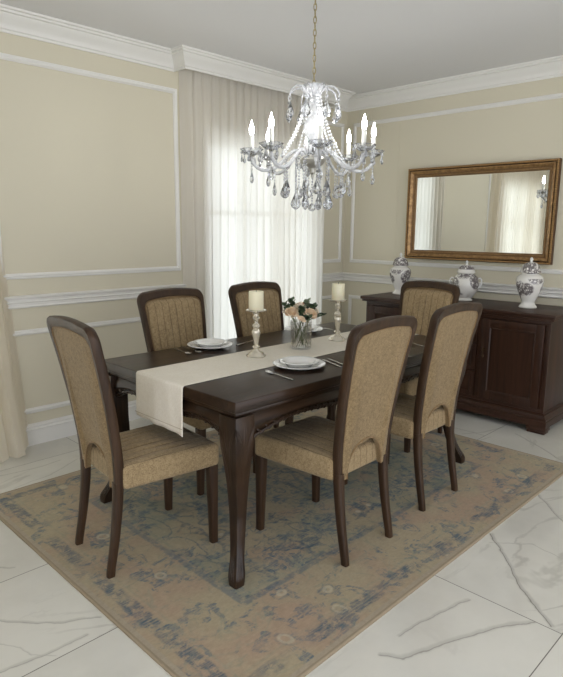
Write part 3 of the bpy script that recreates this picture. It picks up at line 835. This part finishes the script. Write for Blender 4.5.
def cutlery(kind, x, y, rz, label, z=TZ + .0008):
    if kind not in CUT:
        bm = {'fork': fork_bm, 'knife': knife_bm, 'spoon': spoon_bm}[kind]()
        o = obj(kind, bm, M['steel']); CUT[kind] = o
        if kind != 'knife':
            s = o.modifiers.new('thick', 'SOLIDIFY'); s.thickness = .001; s.offset = 0
    else: o = CUT[kind].copy(); COL.objects.link(o)
    o.location = (x, y, z); o.rotation_euler = (0, 0, rz); o.scale = (.9, .86, .9)
    return tag(o, label, kind, kind + ' beside the plates')
# settings (x, y of the plate centre)
P1, P2, P3, P4 = (2.035, 2.57), (2.047, 1.896), (2.815, 2.57), (2.715, 1.87)
places = [(P1, 'before the far chair by the panelled wall'), (P2, 'nearest the viewer'), (P3, 'behind the flower vase'), (P4, 'hidden behind the near chair backs')]
for (p, w) in places:
    plate(p[0], p[1], TZ + .0005, 'white dinner plate on the table ' + w)
    bowl(p[0], p[1], TZ + .0098, 'white shallow soup plate on the dinner plate ' + w)
cutlery('fork', 1.915, 2.585, PI - .16, 'fork next to the left edge of the plate nearest the panelled wall')
cutlery('spoon', 1.845, 2.57, PI - .16, 'spoon outermost at the left of the plate nearest the panelled wall')
cutlery('knife', 2.265, 2.525, -1.31, 'knife at the right of the plate nearest the panelled wall')
cutlery('fork', 1.846, 1.82, -.12, 'fork lying left of the plate nearest the viewer')
cutlery('knife', 2.215, 1.835, -.34, 'inner of two knives right of the plate nearest the viewer')
cutlery('knife', 2.252, 1.828, -.34, 'outer of two knives right of the plate nearest the viewer')
cutlery('knife', 2.995, 2.56, PI - .1, 'knife right of the plate behind the flower vase')
cutlery('fork', 2.95, 1.80, -.3, 'fork seen between the two near tan chair backs')

# ------------------------------------------------------------------ candlesticks and candles
ZR = TZ + .0035
def candlestick(x, y, label, first=[None]):
    if first[0] is None:
        t_ = thing('candlestick', label, 'candlestick', (x, y, ZR), 0, 'silver candlesticks on the runner')
        bm = NB(); lathe(bm, [(0, 0), (.052, 0), (.0535, .004), (.050, .008), (.044, .011), (.040, .019), (.026, .026), (.016, .033), (.013, .040), (0, .040)], 32, flute=.0, nf=8); obj('base', bm, M['silver'], t_)
        bm = NB(); lathe(bm, [(0, .040), (.013, .040), (.021, .047), (.021, .052), (.012, .058), (.013, .075), (.018, .10), (.0235, .122), (.0245, .134), (.020, .141), (.011, .146), (.019, .152), (.0225, .160), (.019, .168), (.011, .174), (.011, .190), (.017, .198), (.020, .206), (.013, .214), (.012, .222), (.018, .230), (0, .230)], 20); obj('stem', bm, M['silver'], t_)
        bm = NB(); lathe(bm, [(0, .230), (.018, .230), (.036, .236), (.052, .240), (.054, .244), (.051, .246), (.032, .2425), (0, .2425)], 28, flute=.05, nf=7); obj('drip_dish', bm, M['silver'], t_)
        first[0] = t_; return t_
    return dup(first[0], (x, y, ZR), 1.0, label)
def candle(x, y, label, first=[None]):
    z = ZR + .2445
    if first[0] is None:
        t_ = thing('pillar_candle', label, 'candle', (x, y, z), 0, 'ivory pillar candles')
        bm = NB(); lathe(bm, [(0, 0), (.037, 0), (.0385, .002), (.0385, .094), (.0375, .097), (.034, .0975), (.028, .094), (0, .092)], 32); obj('wax', bm, M['wax'], t_)
        bm = NB(); tube(bm, [(0, 0, .091), (.001, 0, .098), (.003, .001, .104)], .0013, 6); obj('wick', bm, M['wick'], t_)
        first[0] = t_; return t_
    return dup(first[0], (x, y, z), .5, label)
candlestick(2.058, 2.215, 'silver baluster candlestick on the runner left of the flower vase')
candlestick(2.725, 2.215, 'silver baluster candlestick on the runner right of the flower vase')
candle(2.058, 2.215, 'unlit ivory pillar candle on the candlestick left of the flowers')
candle(2.725, 2.215, 'unlit ivory pillar candle on the candlestick right of the flowers')

# ------------------------------------------------------------------ flower vase
VX, VY = 2.382, 2.195
vs_ = thing('glass_vase', 'clear glass cylinder vase holding peach roses at the middle of the runner', 'vase', (VX, VY, ZR))
bm = NB(); lathe(bm, [(0, 0), (.055, 0), (.0585, .003), (.0605, .155), (.061, .157), (.0595, .1575), (.058, .155), (.0565, .010), (0, .008)], 36); obj('vase_glass', bm, M['glass'], vs_)
bm = NB(); lathe(bm, [(0, .0085), (.0558, .0105), (.0568, .085), (0, .085)], 32); w_ = obj('water', bm, M['water'], vs_)
def rose_bm(R, seed):
    rnd = random.Random(seed); bm = NB()
    for ring, (n, rad, tilt, hgt) in enumerate(((3, .10, .10, 1.0), (4, .24, .20, 1.0), (5, .42, .32, .95), (5, .60, .50, .85), (6, .74, .75, .70))):
        for k in range(n):
            a = 2 * PI * (k / n) + ring * .7 + rnd.uniform(-.15, .15); rows = []
            wdt = R * (.42 + .13 * ring)
            for i in range(6):
                v = i / 5; row = []
                for j in range(7):
                    u = -1 + j / 3
                    out = R * rad * (.35 + .65 * v ** .7) + R * .30 * math.sin(tilt) * v * v - R * .10 * u * u * (1 - tilt / 2)
                    z = R * (hgt * v * math.cos(tilt * .55) - .25) - R * .12 * u * u * v - R * (.12 * max(0, v - .8) / .2 * tilt)
                    s = u * wdt * math.sin(PI * min(.93, .25 + .62 * v)) 
                    row.append((out * math.cos(a) - s * math.sin(a), out * math.sin(a) + s * math.cos(a), z))
                rows.append(row)
            grid(bm, rows)
    ball(bm, (0, 0, -R * .02), R * .34, 10, 8, 1.1)
    return bm
def sprig_bm(pts, n, lw, ll, seed):
    rnd = random.Random(seed); bm = NB(); P = [Vector(p) for p in pts]
    for i in range(n):
        q = .35 + .65 * i / max(1, n - 1); f = q * (len(P) - 1); k = min(len(P) - 2, int(f)); c = P[k].lerp(P[k + 1], f - k)
        d = (P[k + 1] - P[k]).normalized(); a = i * 2.4 + rnd.uniform(-.4, .4)
        side = Vector((math.cos(a), math.sin(a), .35)); side = (side + d * .55).normalized(); nrm = side.cross(Vector((-math.sin(a), math.cos(a), 0))).normalized(); w = side.cross(nrm)
        rows = []
        for v in range(6):
            s = v / 5; ww = lw * math.sin(PI * min(1, s * .92 + .06)) ** .8
            rows.append([c + side * (ll * s) + w * (u * ww) + nrm * (.15 * ll * s * (1 - s) * 3 - abs(u) * ww * .25) for u in (-1, -.5, 0, .5, 1)])
        grid(bm, rows)
    return bm
def bend(p0, p1, k=6, sag=.02):
    p0, p1 = Vector(p0), Vector(p1); return [p0.lerp(p1, i / k) + Vector((0, 0, sag * math.sin(PI * i / k))) for i in range(k + 1)]
roses = [  # dx, dy, z, R, tone, what
    (.000, -.064, .200, .042, 'petal', 'large open peach rose facing forward in the vase'),
    (-.072, .004, .206, .041, 'petal', 'peach rose on the left of the bouquet'),
    (-.072, -.068, .178, .025, 'petal', 'small peach rosebud drooping over the left vase rim'),
    (.052, .050, .222, .037, 'petal', 'peach rose high on the right of the bouquet'),
    (.074, -.018, .198, .036, 'petal2', 'pale blush rose low on the right of the bouquet'),
    (.000, .014, .232, .036, 'petal2', 'pale blush rose at the top of the bouquet'),
    (-.030, .080, .212, .032, 'petal2', 'pale blush rose at the back of the bouquet')]
def spiral(dx, dy, z, twist=1.5):
    a = math.atan2(dy, dx); d = math.hypot(dx, dy); b = a - twist; rb = min(.045, .012 + d * .4)
    p0 = Vector((rb * math.cos(b), rb * math.sin(b), .013)); p1 = Vector((dx * .99, dy * .99, z))
    k = min(1, .050 / max(d, .001)); pm = Vector((dx * k * .9, dy * k * .9, .160))
    return [p0.lerp(pm, i / 6) for i in range(6)] + [pm.lerp(p1, i / 4) for i in range(5)]
rmesh = {}
for i, (dx, dy, z, R, tone, lab) in enumerate(roses):
    r_ = thing('rose', lab, 'flower', (VX, VY, ZR), 0, 'roses in the glass vase')
    key = tone
    if key not in rmesh:
        b_ = obj('bloom', rose_bm(1.0, i), M[tone], r_); rmesh[key] = b_.data
    else:
        b_ = bpy.data.objects.new('bloom', rmesh[key]); COL.objects.link(b_); b_.parent = r_
    b_.location = (dx, dy, z); b_.scale = (R, R, R); b_.rotation_euler = (dy * -7, dx * 7, i * 1.1)
    bm = NB(); tube(bm, [(V_.x, V_.y, V_.z) for V_ in spiral(dx, dy, z - R * .45)], .0022, 6); obj('stem', bm, M['stem'], r_)
spr = [(.005, .085, .262, 'leafm', 'dark green leaf sprig at the top back of the bouquet'), (-.075, .060, .250, 'leafm', 'dark green sprig at the back left of the bouquet'),
       (.040, -.005, .262, 'leafp', 'pale sage sprig standing above the right roses'), (.118, .012, .222, 'leafm', 'dark green sprig spreading on the right of the bouquet'),
       (-.045, -.045, .235, 'leafm', 'dark green leaves between the left and front roses'), (.108, -.060, .182, 'leafm', 'dark green leaves hanging low at the right vase rim'),
       (.044, -.080, .186, 'leafp', 'sage leaves peeping over the front vase rim'), (-.046, -.092, .188, 'leafm', 'dark green leaves under the left front roses'), (.045, -.045, .238, 'leafm', 'dark green sprig between the front and right roses')]
for i, (dx, dy, z, mt, lab) in enumerate(spr):
    r_ = thing('leaf_sprig', lab, 'foliage', (VX, VY, ZR), 0, 'greenery in the glass vase')
    pts = spiral(dx, dy, max(z, .185), 1.9)
    obj('leaves', sprig_bm(pts[6:], 14, .016, .030, i), M[mt], r_)
    bm = NB(); tube(bm, pts, .0017, 6); obj('stem', bm, M['stem'], r_)

# ------------------------------------------------------------------ sideboard
SB = thing('sideboard', 'dark mahogany sideboard with panelled doors below the mirror', 'sideboard', (0, 0, 0))
SX0, SX1, SY0, SY1, SZ = 4.175, 4.765, 1.47, 3.145, .868
bm = NB(); box(bm, SX0, SX1, SY0, SY1, SZ - .028, SZ, .007, 3); obj('top', bm, M['swy'], SB)
bm = NB(); box(bm, SX0 + .012, SX1, SY0 + .012, SY1 - .012, SZ - .046, SZ - .028, .006); obj('top_moulding', bm, M['swy'], SB)
BX, B0, B1 = SX0 + .045, SY0 + .04, SY1 - .04
bm = NB(); box(bm, BX + .012, SX1, B0, B1, .13, SZ - .046, .003); obj('carcass', bm, M['swz'], SB)
pl = [(0, .05), (.04, .05), (.04, .095), (.034, .10), (.036, .112), (.022, .122), (.016, .138), (.006, .142), (.004, .15), (0, .15)]
bm = NB(); sweep(bm, [(SX1, B0), (BX, B0), (BX, B1), (SX1, B1)], pl, lambda x, y, h: (x, y, h)); box(bm, BX, SX1, B0, B1, .05, .15); obj('plinth', bm, M['swy'], SB)
def bfoot(x0, x1, y0, y1):
    bm = NB(); box(bm, x0, x1, y0, y1, .022, .05, .004); box(bm, x0 + .006, x1 - .006, y0 + .006, y1 - .006, 0, .024, .006); obj('foot', bm, M['swy'], SB)
for yy in (SY0 + .002, SY1 - .142):
    bfoot(SX0 + .006, SX0 + .10, yy, yy + .14); bfoot(SX1 - .10, SX1 - .004, yy, yy + .14)
# face frame: stiles and rails
FX = BX
def face(name, y0, y1, z0, z1, d=.016, mat='swz', parent=None, bev=.002):
    bm = NB(); box(bm, FX - d + .012, FX + .0125, y0, y1, z0, z1, bev); return obj(name, bm, M[mat], parent or SB)
face('rail', B0, B1, SZ - .078, SZ - .046, .012, 'swy'); face('rail', B0, B1, .15, .172, .012, 'swy')
D1, D2 = 2.015, 2.60
for y0, y1 in ((B0, B0 + .036), (D1 - .004, D1 + .03), (D2 - .03, D2 + .004), (B1 - .036, B1)): face('stile', y0, y1, .172, SZ - .078, .012)
def framed(name, y0, y1, z0, z1, fw=.058):
    bm = NB(); g = .002; y0 += g; y1 -= g; z0 += g; z1 -= g; xf = FX - .012
    for a, b, c, d in ((y0, y0 + fw, z0, z1), (y1 - fw, y1, z0, z1), (y0 + fw, y1 - fw, z0, z0 + fw), (y0 + fw, y1 - fw, z1 - fw, z1)): box(bm, xf, FX + .012, a, b, c, d, .002)
    door = obj(name, bm, M['swz'], SB)
    bm = NB(); sweep(bm, [(y0 + fw, z0 + fw), (y1 - fw, z0 + fw), (y1 - fw, z1 - fw), (y0 + fw, z1 - fw)], [(-.002, 0), (-.002, .005), (.004, .007), (.009, .003), (.013, 0)], lambda a, b, h: (xf - h + .002, a, b), True); obj('panel_moulding', bm, M['swz'], door)
    bm = NB(); box(bm, xf + .010, FX + .012, y0 + fw - .003, y1 - fw + .003, z0 + fw - .003, z1 - fw + .003); obj('panel', bm, M['swz'], door, False)
    return door
def drop_handle(parent, y, z):
    bm = NB(); xf = FX - .013
    m = Matrix.Translation((xf, y, z)) @ Matrix.Rotation(-PI / 2, 4, 'Y')
    tmp = NB(); lathe(tmp, [(0, 0), (.016, 0), (.014, .003), (.006, .005), (.006, .010), (.008, .013), (0, .015)], 16); tmp.transform(m); me = bpy.data.meshes.new('t'); tmp.to_mesh(me); tmp.free(); bm.from_mesh(me); bpy.data.meshes.remove(me)
    tube(bm, [(xf - .012, y, z), (xf - .016, y, z - .015), (xf - .014, y, z - .035)], [.003, .003, .003], 8); ball(bm, (xf - .013, y, z - .045), .008, 10, 8, 1.5)
    h = obj('handle', bm, M['bronze'], parent); return h
d_ = framed('door', B0 + .036, D1 - .004, .172, SZ - .078); drop_handle(d_, D1 - .032, .55)
d_ = framed('door', D2 + .004, B1 - .036, .172, SZ - .078); drop_handle(d_, D2 + .032, .55)
for z0, z1 in ((.172, .372), (.376, .582), (.586, SZ - .078)):
    d_ = framed('drawer', D1 + .03, D2 - .03, z0, z1, .03)
    for yy in (2.16, 2.455): drop_handle(d_, yy, (z0 + z1) / 2 + .01)

# ------------------------------------------------------------------ ginger jars on the sideboard
def jar(x, y, prof, lid, label, handles=False, rz=0):
    t_ = thing('ginger_jar', label, 'jar', (x, y, SZ + .0005), rz, 'floral lidded jars on the sideboard')
    bm = NB(); lathe(bm, prof, 36); obj('jar_body', bm, M['transfer'], t_)
    bm = NB(); lathe(bm, lid, 32); l = obj('lid', bm, M['transfer'], t_)
    zt = lid[-1][1]
    bm = NB(); lathe(bm, [(0, zt - .004), (.010, zt - .003), (.007, zt + .006), (.012, zt + .014), (.0135, zt + .020), (.009, zt + .027), (.004, zt + .034), (0, zt + .037)], 16); obj('finial', bm, M['porcelain'], l)
    if handles:
        for s in (-1, 1):
            bm = NB(); R = .104
            tube(bm, [(0, s * (R * .92), .178), (0, s * (R + .008), .188), (0, s * (R + .020), .174), (0, s * (R + .021), .145), (0, s * (R + .010), .115), (0, s * (R * .92), .100)], .0065, 8); obj('handle', bm, M['porcelain'], t_)
    return t_
tall = [(0, 0), (.052, 0), (.056, .006), (.050, .016), (.040, .030), (.038, .042), (.048, .070), (.066, .115), (.079, .160), (.083, .192), (.078, .214), (.062, .232), (.052, .238), (.052, .248), (0, .248)]
tlid = [(0, .248), (.060, .248), (.062, .254), (.058, .262), (.056, .276), (.048, .298), (.034, .314), (.014, .322), (0, .323)]
roundj = [(0, 0), (.056, 0), (.060, .006), (.052, .014), (.050, .022), (.066, .045), (.086, .080), (.097, .125), (.096, .165), (.083, .195), (.066, .212), (.058, .218), (.058, .228), (0, .228)]
rlid = [(0, .228), (.066, .228), (.068, .233), (.064, .241), (.060, .255), (.050, .274), (.034, .288), (.014, .295), (0, .296)]
jar(4.55, 2.985, [(r * 1.16, z * 1.04) for r, z in tall], [(r * 1.16, z * 1.04) for r, z in tlid], 'white lidded jar with dark flowers at the far left end of the sideboard', rz=.4)
jar(4.55, 2.345, [(r * 1.1, z) for r, z in roundj], [(r * 1.1, z) for r, z in rlid], 'round-bellied white floral lidded jar with side handles, middle of the sideboard', True, .47)
jar(4.47, 1.785, [(r * 1.2, z * 1.07) for r, z in tall], [(r * 1.2, z * 1.07) for r, z in tlid], 'tall white lidded jar with dark flowers at the right end of the sideboard', rz=1.2)

# ------------------------------------------------------------------ mirror
MR = thing('wall_mirror', 'wide rectangular mirror in a gilt bronze beaded frame above the sideboard', 'mirror', (XR - .0088, 2.402, 1.583), math.radians(.7))
mw, mh = .659, .401          # outer half sizes
M['rope'] = plain('dark_rubbed_bronze_edge', (92, 66, 42), .45, .35, var=.3, scale=40)
M['slip'] = plain('aged_gold_slip', (128, 100, 66), .45, .4, var=.15, scale=40)
fpath = [(-mw, -mh), (mw, -mh), (mw, mh), (-mw, mh)]
for nm, pf, mt in (('outer_moulding', [(0, 0), (0, .032), (.004, .040), (.018, .040), (.024, .032), (.024, 0)], 'rope'),
                   ('gilt_cove', [(.024, 0), (.024, .034), (.028, .048), (.034, .050), (.044, .040), (.052, .032), (.052, 0)], 'gold'),
                   ('inner_slip', [(.052, 0), (.052, .024), (.058, .020), (.066, .022), (.072, .020), (.077, .014), (.082, .011), (.082, 0)], 'slip')):
    bm = NB(); sweep(bm, fpath, pf, lambda a, b, h: (-h, a, b), True); obj(nm, bm, M[mt], MR)
def beads(inset, step, r, h, name, mat, sx=1.0):
    bm = NB(); a, b = mw - inset, mh - inset
    for (p, q) in (((-a, -b), (a, -b)), ((a, -b), (a, b)), ((a, b), (-a, b)), ((-a, b), (-a, -b))):
        L = math.hypot(q[0] - p[0], q[1] - p[1]); n = int(L / step)
        for i in range(n):
            m = Matrix.Translation((-h, lerp(p[0], q[0], i / n), lerp(p[1], q[1], i / n))) @ Matrix.Rotation(.6, 4, 'X') @ Matrix.Diagonal((r, r * sx, r, 1))
            bmesh.ops.create_uvsphere(bm, u_segments=6, v_segments=5, radius=1, matrix=m)
    return obj(name, bm, mat, MR)
beads(.011, .0165, .0090, .044, 'rope_moulding', M['goldhi'], 1.25); beads(.066, .0105, .0048, .0225, 'bead_moulding', M['goldhi'])
bm = NB(); box(bm, -.010, -.004, -mw + .079, mw - .079, -mh + .079, mh - .079); obj('mirror_glass', bm, M['mirror'], MR, False)

# ------------------------------------------------------------------ chandelier
CX, CY = 2.586, 2.313
CH = thing('chandelier', 'lit crystal chandelier with eight candle arms hanging above the dining table', 'chandelier', (CX, CY, -.03))
FWD = math.atan2(2.332, 2.61)      # direction away from the viewer's side of the table
bm = NB(); lathe(bm, [(0, ZC + .03), (.058, ZC + .03), (.056, ZC + .018), (.040, ZC + .008), (.012, ZC + .002), (0, ZC)], 28); obj('canopy', bm, M['nickel'], CH)
# chain of oval links
bm = NB(); z = ZC + .004; k = 0
while z > 2.275:
    a = PI / 2 * (k % 2) + .5
    pts = []
    for i in range(12):
        q = 2 * PI * i / 12; w = .0075 * math.cos(q); h = .020 * math.sin(q)
        pts.append((w * math.cos(a), w * math.sin(a), z - .016 + h))
    tube(bm, pts, .0030, 6, closed=True); z -= .0325; k += 1
obj('chain', bm, M['brass'], CH)
bm = NB(); lathe(bm, [(0, 2.268), (.008, 2.262), (.006, 2.25), (.010, 2.24), (.010, 2.20), (0, 2.20)], 14); obj('top_cap', bm, M['nickel'], CH)
bm = NB(); lathe(bm, [(.0, 2.252), (.050, 2.256), (.062, 2.256), (.062, 2.246), (.052, 2.225), (.038, 2.205), (.028, 2.195), (0, 2.193)], 32, flute=.05, nf=8); obj('crown_bowl', bm, M['milky'], CH, True)
bm = NB(); lathe(bm, [(0, 2.195), (.026, 2.193), (.033, 2.175), (.026, 2.158), (.030, 2.145), (.040, 2.125), (.036, 2.105), (.028, 2.092), (.036, 2.075), (.050, 2.045), (.052, 2.015), (.042, 1.985), (.030, 1.962), (.038, 1.945), (.044, 1.925), (.036, 1.905), (.030, 1.890), (0, 1.888)], 32, flute=.045, nf=8); obj('column', bm, M['milky'], CH)
bm = NB(); lathe(bm, [(0, 1.890), (.040, 1.886), (.068, 1.872), (.074, 1.856), (.066, 1.838), (.046, 1.822), (.022, 1.812), (.014, 1.796), (.016, 1.786), (.008, 1.776), (.009, 1.766), (.003, 1.754), (0, 1.752)], 32); obj('hub', bm, M['nickel'], CH)
R_ARM = .345
def drop_bm(L, W, seg=8):
    bm = NB(); lathe(bm, [(0, 0), (W * .18, -L * .06), (W * .42, -L * .28), (W * .8, -L * .52), (W, -L * .70), (W * .78, -L * .88), (W * .3, -L * .985), (0, -L)], seg)
    m = Matrix.Diagonal((1, .55, 1, 1)); bm.transform(m); return bm
def oct_bm(r):
    bm = NB(); lathe(bm, [(0, r), (r * .75, r * .6), (r, 0), (r * .75, -r * .6), (0, -r)], 8); return bm
MESH = {}
def shared(name, key, make, mat, parent, loc, rz=0, smooth=False):
    if key not in MESH:
        o = obj(name, make(), mat, parent, smooth); MESH[key] = o.data
    else:
        o = bpy.data.objects.new(name, MESH[key]); COL.objects.link(o); o.parent = parent
    o.location = loc; o.rotation_euler = (0, 0, rz); return o
def strand_bm(pts, r, space):
    bm = NB(); P = [Vector(p) for p in pts]; L = [0]
    for a, b in zip(P, P[1:]): L.append(L[-1] + (b - a).length)
    n = max(2, int(L[-1] / space))
    for i in range(n + 1):
        s = L[-1] * i / n; k = 0
        while k < len(L) - 2 and L[k + 1] < s: k += 1
        c = P[k].lerp(P[k + 1], (s - L[k]) / max(1e-9, L[k + 1] - L[k]))
        m = Matrix.Translation(c); bmesh.ops.create_icosphere(bm, subdivisions=1, radius=r, matrix=m)
    tube(bm, P, .0008, 4); return bm
def arm_bm():
    bm = NB(); P = []
    ctrl = [(.040, 1.862), (.060, 1.888), (.088, 1.905), (.118, 1.897), (.150, 1.868), (.185, 1.832), (.225, 1.806), (.270, 1.797), (.304, 1.806), (.330, 1.828), (.346, 1.855), (R_ARM, 1.876)]
    n = 4
    for i in range(len(ctrl) - 1):
        p0, p1, p2, p3 = ctrl[max(0, i - 1)], ctrl[i], ctrl[i + 1], ctrl[min(len(ctrl) - 1, i + 2)]
        for q in range(n):
            u = q / n
            f = lambda a, b, c, d: .5 * (2 * b + (c - a) * u + (2 * a - 5 * b + 4 * c - d) * u * u + (3 * b - a - 3 * c + d) * u ** 3)
            P.append((f(p0[0], p1[0], p2[0], p3[0]), 0, f(p0[1], p1[1], p2[1], p3[1])))
    P.append((ctrl[-1][0], 0, ctrl[-1][1]))
    tube(bm, P, [.0105 + .0015 * math.cos(i * 1.9) for i in range(len(P))], 10); return bm
def pan_bm():
    bm = NB(); lathe(bm, [(.008, -.010), (.020, -.008), (.042, .004), (.060, .022), (.0615, .026), (.058, .026), (.040, .008), (.018, -.002), (.008, -.003)], 32, flute=.07, nf=8); return bm
def cup_bm():
    bm = NB(); lathe(bm, [(0, -.022), (.009, -.020), (.013, -.012), (.016, -.010), (.016, -.008), (.010, -.006), (.010, .006), (0, .006)], 18); return bm
def sleeve_bm():
    bm = NB(); lathe(bm, [(0, .0), (.0125, .0), (.0125, .094), (.011, .098), (0, .098)], 18); return bm
def bulb_bm():
    bm = NB(); lathe(bm, [(0, .0), (.009, .0), (.0125, .010), (.0150, .022), (.0140, .036), (.0095, .050), (.0050, .062), (.0020, .074), (0, .080)], 18); return bm
base_ang = FWD + PI + math.radians(6)
for k in range(8):
    a = base_ang + k * PI / 4
    arm = shared('arm', 'arm', arm_bm, M['milky'], CH, (0, 0, 0), a, True)
    z0 = 1.886
    shared('drip_pan', 'pan', pan_bm, M['crystal'], arm, (R_ARM, 0, z0))
    shared('socket_cup', 'cup', cup_bm, M['nickel'], arm, (R_ARM, 0, z0), 0, True)
    shared('candle_sleeve', 'sleeve', sleeve_bm, M['sleeve'], arm, (R_ARM, 0, z0 + .004), 0, True)
    shared('bulb', 'bulb', bulb_bm, M['bulb'], arm, (R_ARM, 0, z0 + .102), 0, True)
    for j in range(6):
        b = PI / 3 * j + .26; rr = .058
        x, y = R_ARM + rr * math.cos(b), rr * math.sin(b)
        shared('pan_bead', 'oct', lambda: oct_bm(.008), M['crystal'], arm, (x, y, z0 + .004))
        shared('pan_drop', 'smalldrop', lambda: drop_bm(.044, .012), M['crystal'], arm, (x, y, z0 - .004), b + PI / 2)
    # bead string and big drop hung below the end of the arm and below its belly
    shared('arm_bead_string', 'abs', lambda: strand_bm([(0, 0, 0), (0, 0, -.062)], .0062, .0135), M['crystal'], arm, (R_ARM, 0, z0 - .022))
    shared('arm_end_drop', 'bigdrop', lambda: drop_bm(.074, .021), M['crystal'], arm, (R_ARM, 0, z0 - .088), PI / 2 + .3)
    shared('arm_belly_string', 'abs2', lambda: strand_bm([(0, 0, 0), (0, 0, -.050)], .0062, .0135), M['crystal'], arm, (.215, 0, 1.792))
    shared('arm_belly_drop', 'bigdrop2', lambda: drop_bm(.080, .023), M['crystal'], arm, (.215, 0, 1.736), PI / 2 - .3)
    # curved top hook with its pendant
    h = shared('crown_hook', 'hook', lambda: tube(NB(), [(.03, 0, 2.190), (.045, 0, 2.222), (.075, 0, 2.246), (.110, 0, 2.244), (.138, 0, 2.222), (.148, 0, 2.196), (.143, 0, 2.184)], [.007, .007, .0065, .006, .0055, .005, .004], 8), M['milky'], CH, (0, 0, 0), a + PI / 8, True)
    shared('hook_bead', 'oct2', lambda: oct_bm(.010), M['crystal'], h, (.145, 0, 2.172))
    shared('hook_pendant', 'hookdrop', lambda: drop_bm(.096, .030), M['crystal'], h, (.145, 0, 2.162), PI / 2)
    # swags of beads from the crown to the arms
    if k % 2 == 0:
        for da in (-.10, .10):
            shared('bead_swag', 'swag', lambda: strand_bm([(.042 + (.190 - .042) * q ** 1.25, 0, 2.200 + (1.872 - 2.200) * q - .022 * math.sin(PI * q)) for q in [i / 20 for i in range(21)]], .0076, .0185), M['pearl'], CH, (0, 0, 0), a + da + PI / 8)
    # inner ring of strings from the hub with large pear drops
    rr = .10
    shared('pendant_string', 'ps', lambda: strand_bm([(0, 0, 0), (0, 0, -.175)], .0075, .0165), M['crystal'], CH, (rr * math.cos(a + .3), rr * math.sin(a + .3), 1.862))
    shared('long_string', 'ls', lambda: strand_bm([(0, 0, 0), (0, 0, -.105)], .0072, .0155), M['crystal'], CH, (.165 * math.cos(a + PI / 8), .165 * math.sin(a + PI / 8), 1.850))
    shared('long_drop', 'ld', lambda: drop_bm(.092, .028), M['crystal'], CH, (.165 * math.cos(a + PI / 8), .165 * math.sin(a + PI / 8), 1.738), a + .9)
    shared('string_rod', 'rod', lambda: tube(NB(), [(.06, 0, 1.868), (.11, 0, 1.874), (.165, 0, 1.852)], .003, 6), M['nickel'], CH, (0, 0, 0), a + PI / 8, True)
    shared('pear_drop', 'pear', lambda: drop_bm(.098, .030), M['crystal'], CH, (rr * math.cos(a + .3), rr * math.sin(a + .3), 1.680), a)
    shared('hub_string', 'hs', lambda: strand_bm([(.055, 0, 1.872), (.085, 0, 1.868), (.10, 0, 1.862)], .006, .013), M['crystal'], CH, (0, 0, 0), a + .3)
bm = strand_bm([(0, 0, 1.752), (0, 0, 1.615)], .0065, .0145); obj('centre_string', bm, M['crystal'], CH, False)
bm = NB(); ball(bm, (0, 0, 1.593), .022, 12, 8); obj('centre_ball', bm, M['crystal'], CH, False)

# ------------------------------------------------------------------ light
W = bpy.data.worlds.new('daylight'); S.world = W; W.use_nodes = True
bg = W.node_tree.nodes['Background']; bg.inputs[0].default_value = (.92, .94, 1, 1); bg.inputs[1].default_value = 2.6

# ------------------------------------------------------------------ camera
cam = bpy.data.cameras.new('camera'); co_ = bpy.data.objects.new('camera', cam); COL.objects.link(co_)
cam.sensor_fit = 'HORIZONTAL'; cam.sensor_width = 36; cam.lens = 36 * 588 / 563; cam.clip_start = .02
def vray(px, py): return Vector((px - 281.5, -(py - 338.5), -588.)).normalized()
vx = vray(872, 234); vy = vray(-325, 224); vy = (vy - vx * vx.dot(vy)).normalized(); vz = vx.cross(vy)
R3 = Matrix((vx, vy, vz))
co_.matrix_world = Matrix.Translation((0, 0, 1.44)) @ R3.to_4x4()
S.camera = co_
S.view_settings.view_transform = 'Standard'; S.view_settings.look = 'None'; S.view_settings.gamma = 1; S.view_settings.use_curve_mapping = False
S.view_settings.exposure = 0.0
S.cycles.caustics_reflective = False; S.cycles.caustics_refractive = False
S.cycles.sample_clamp_indirect = 6
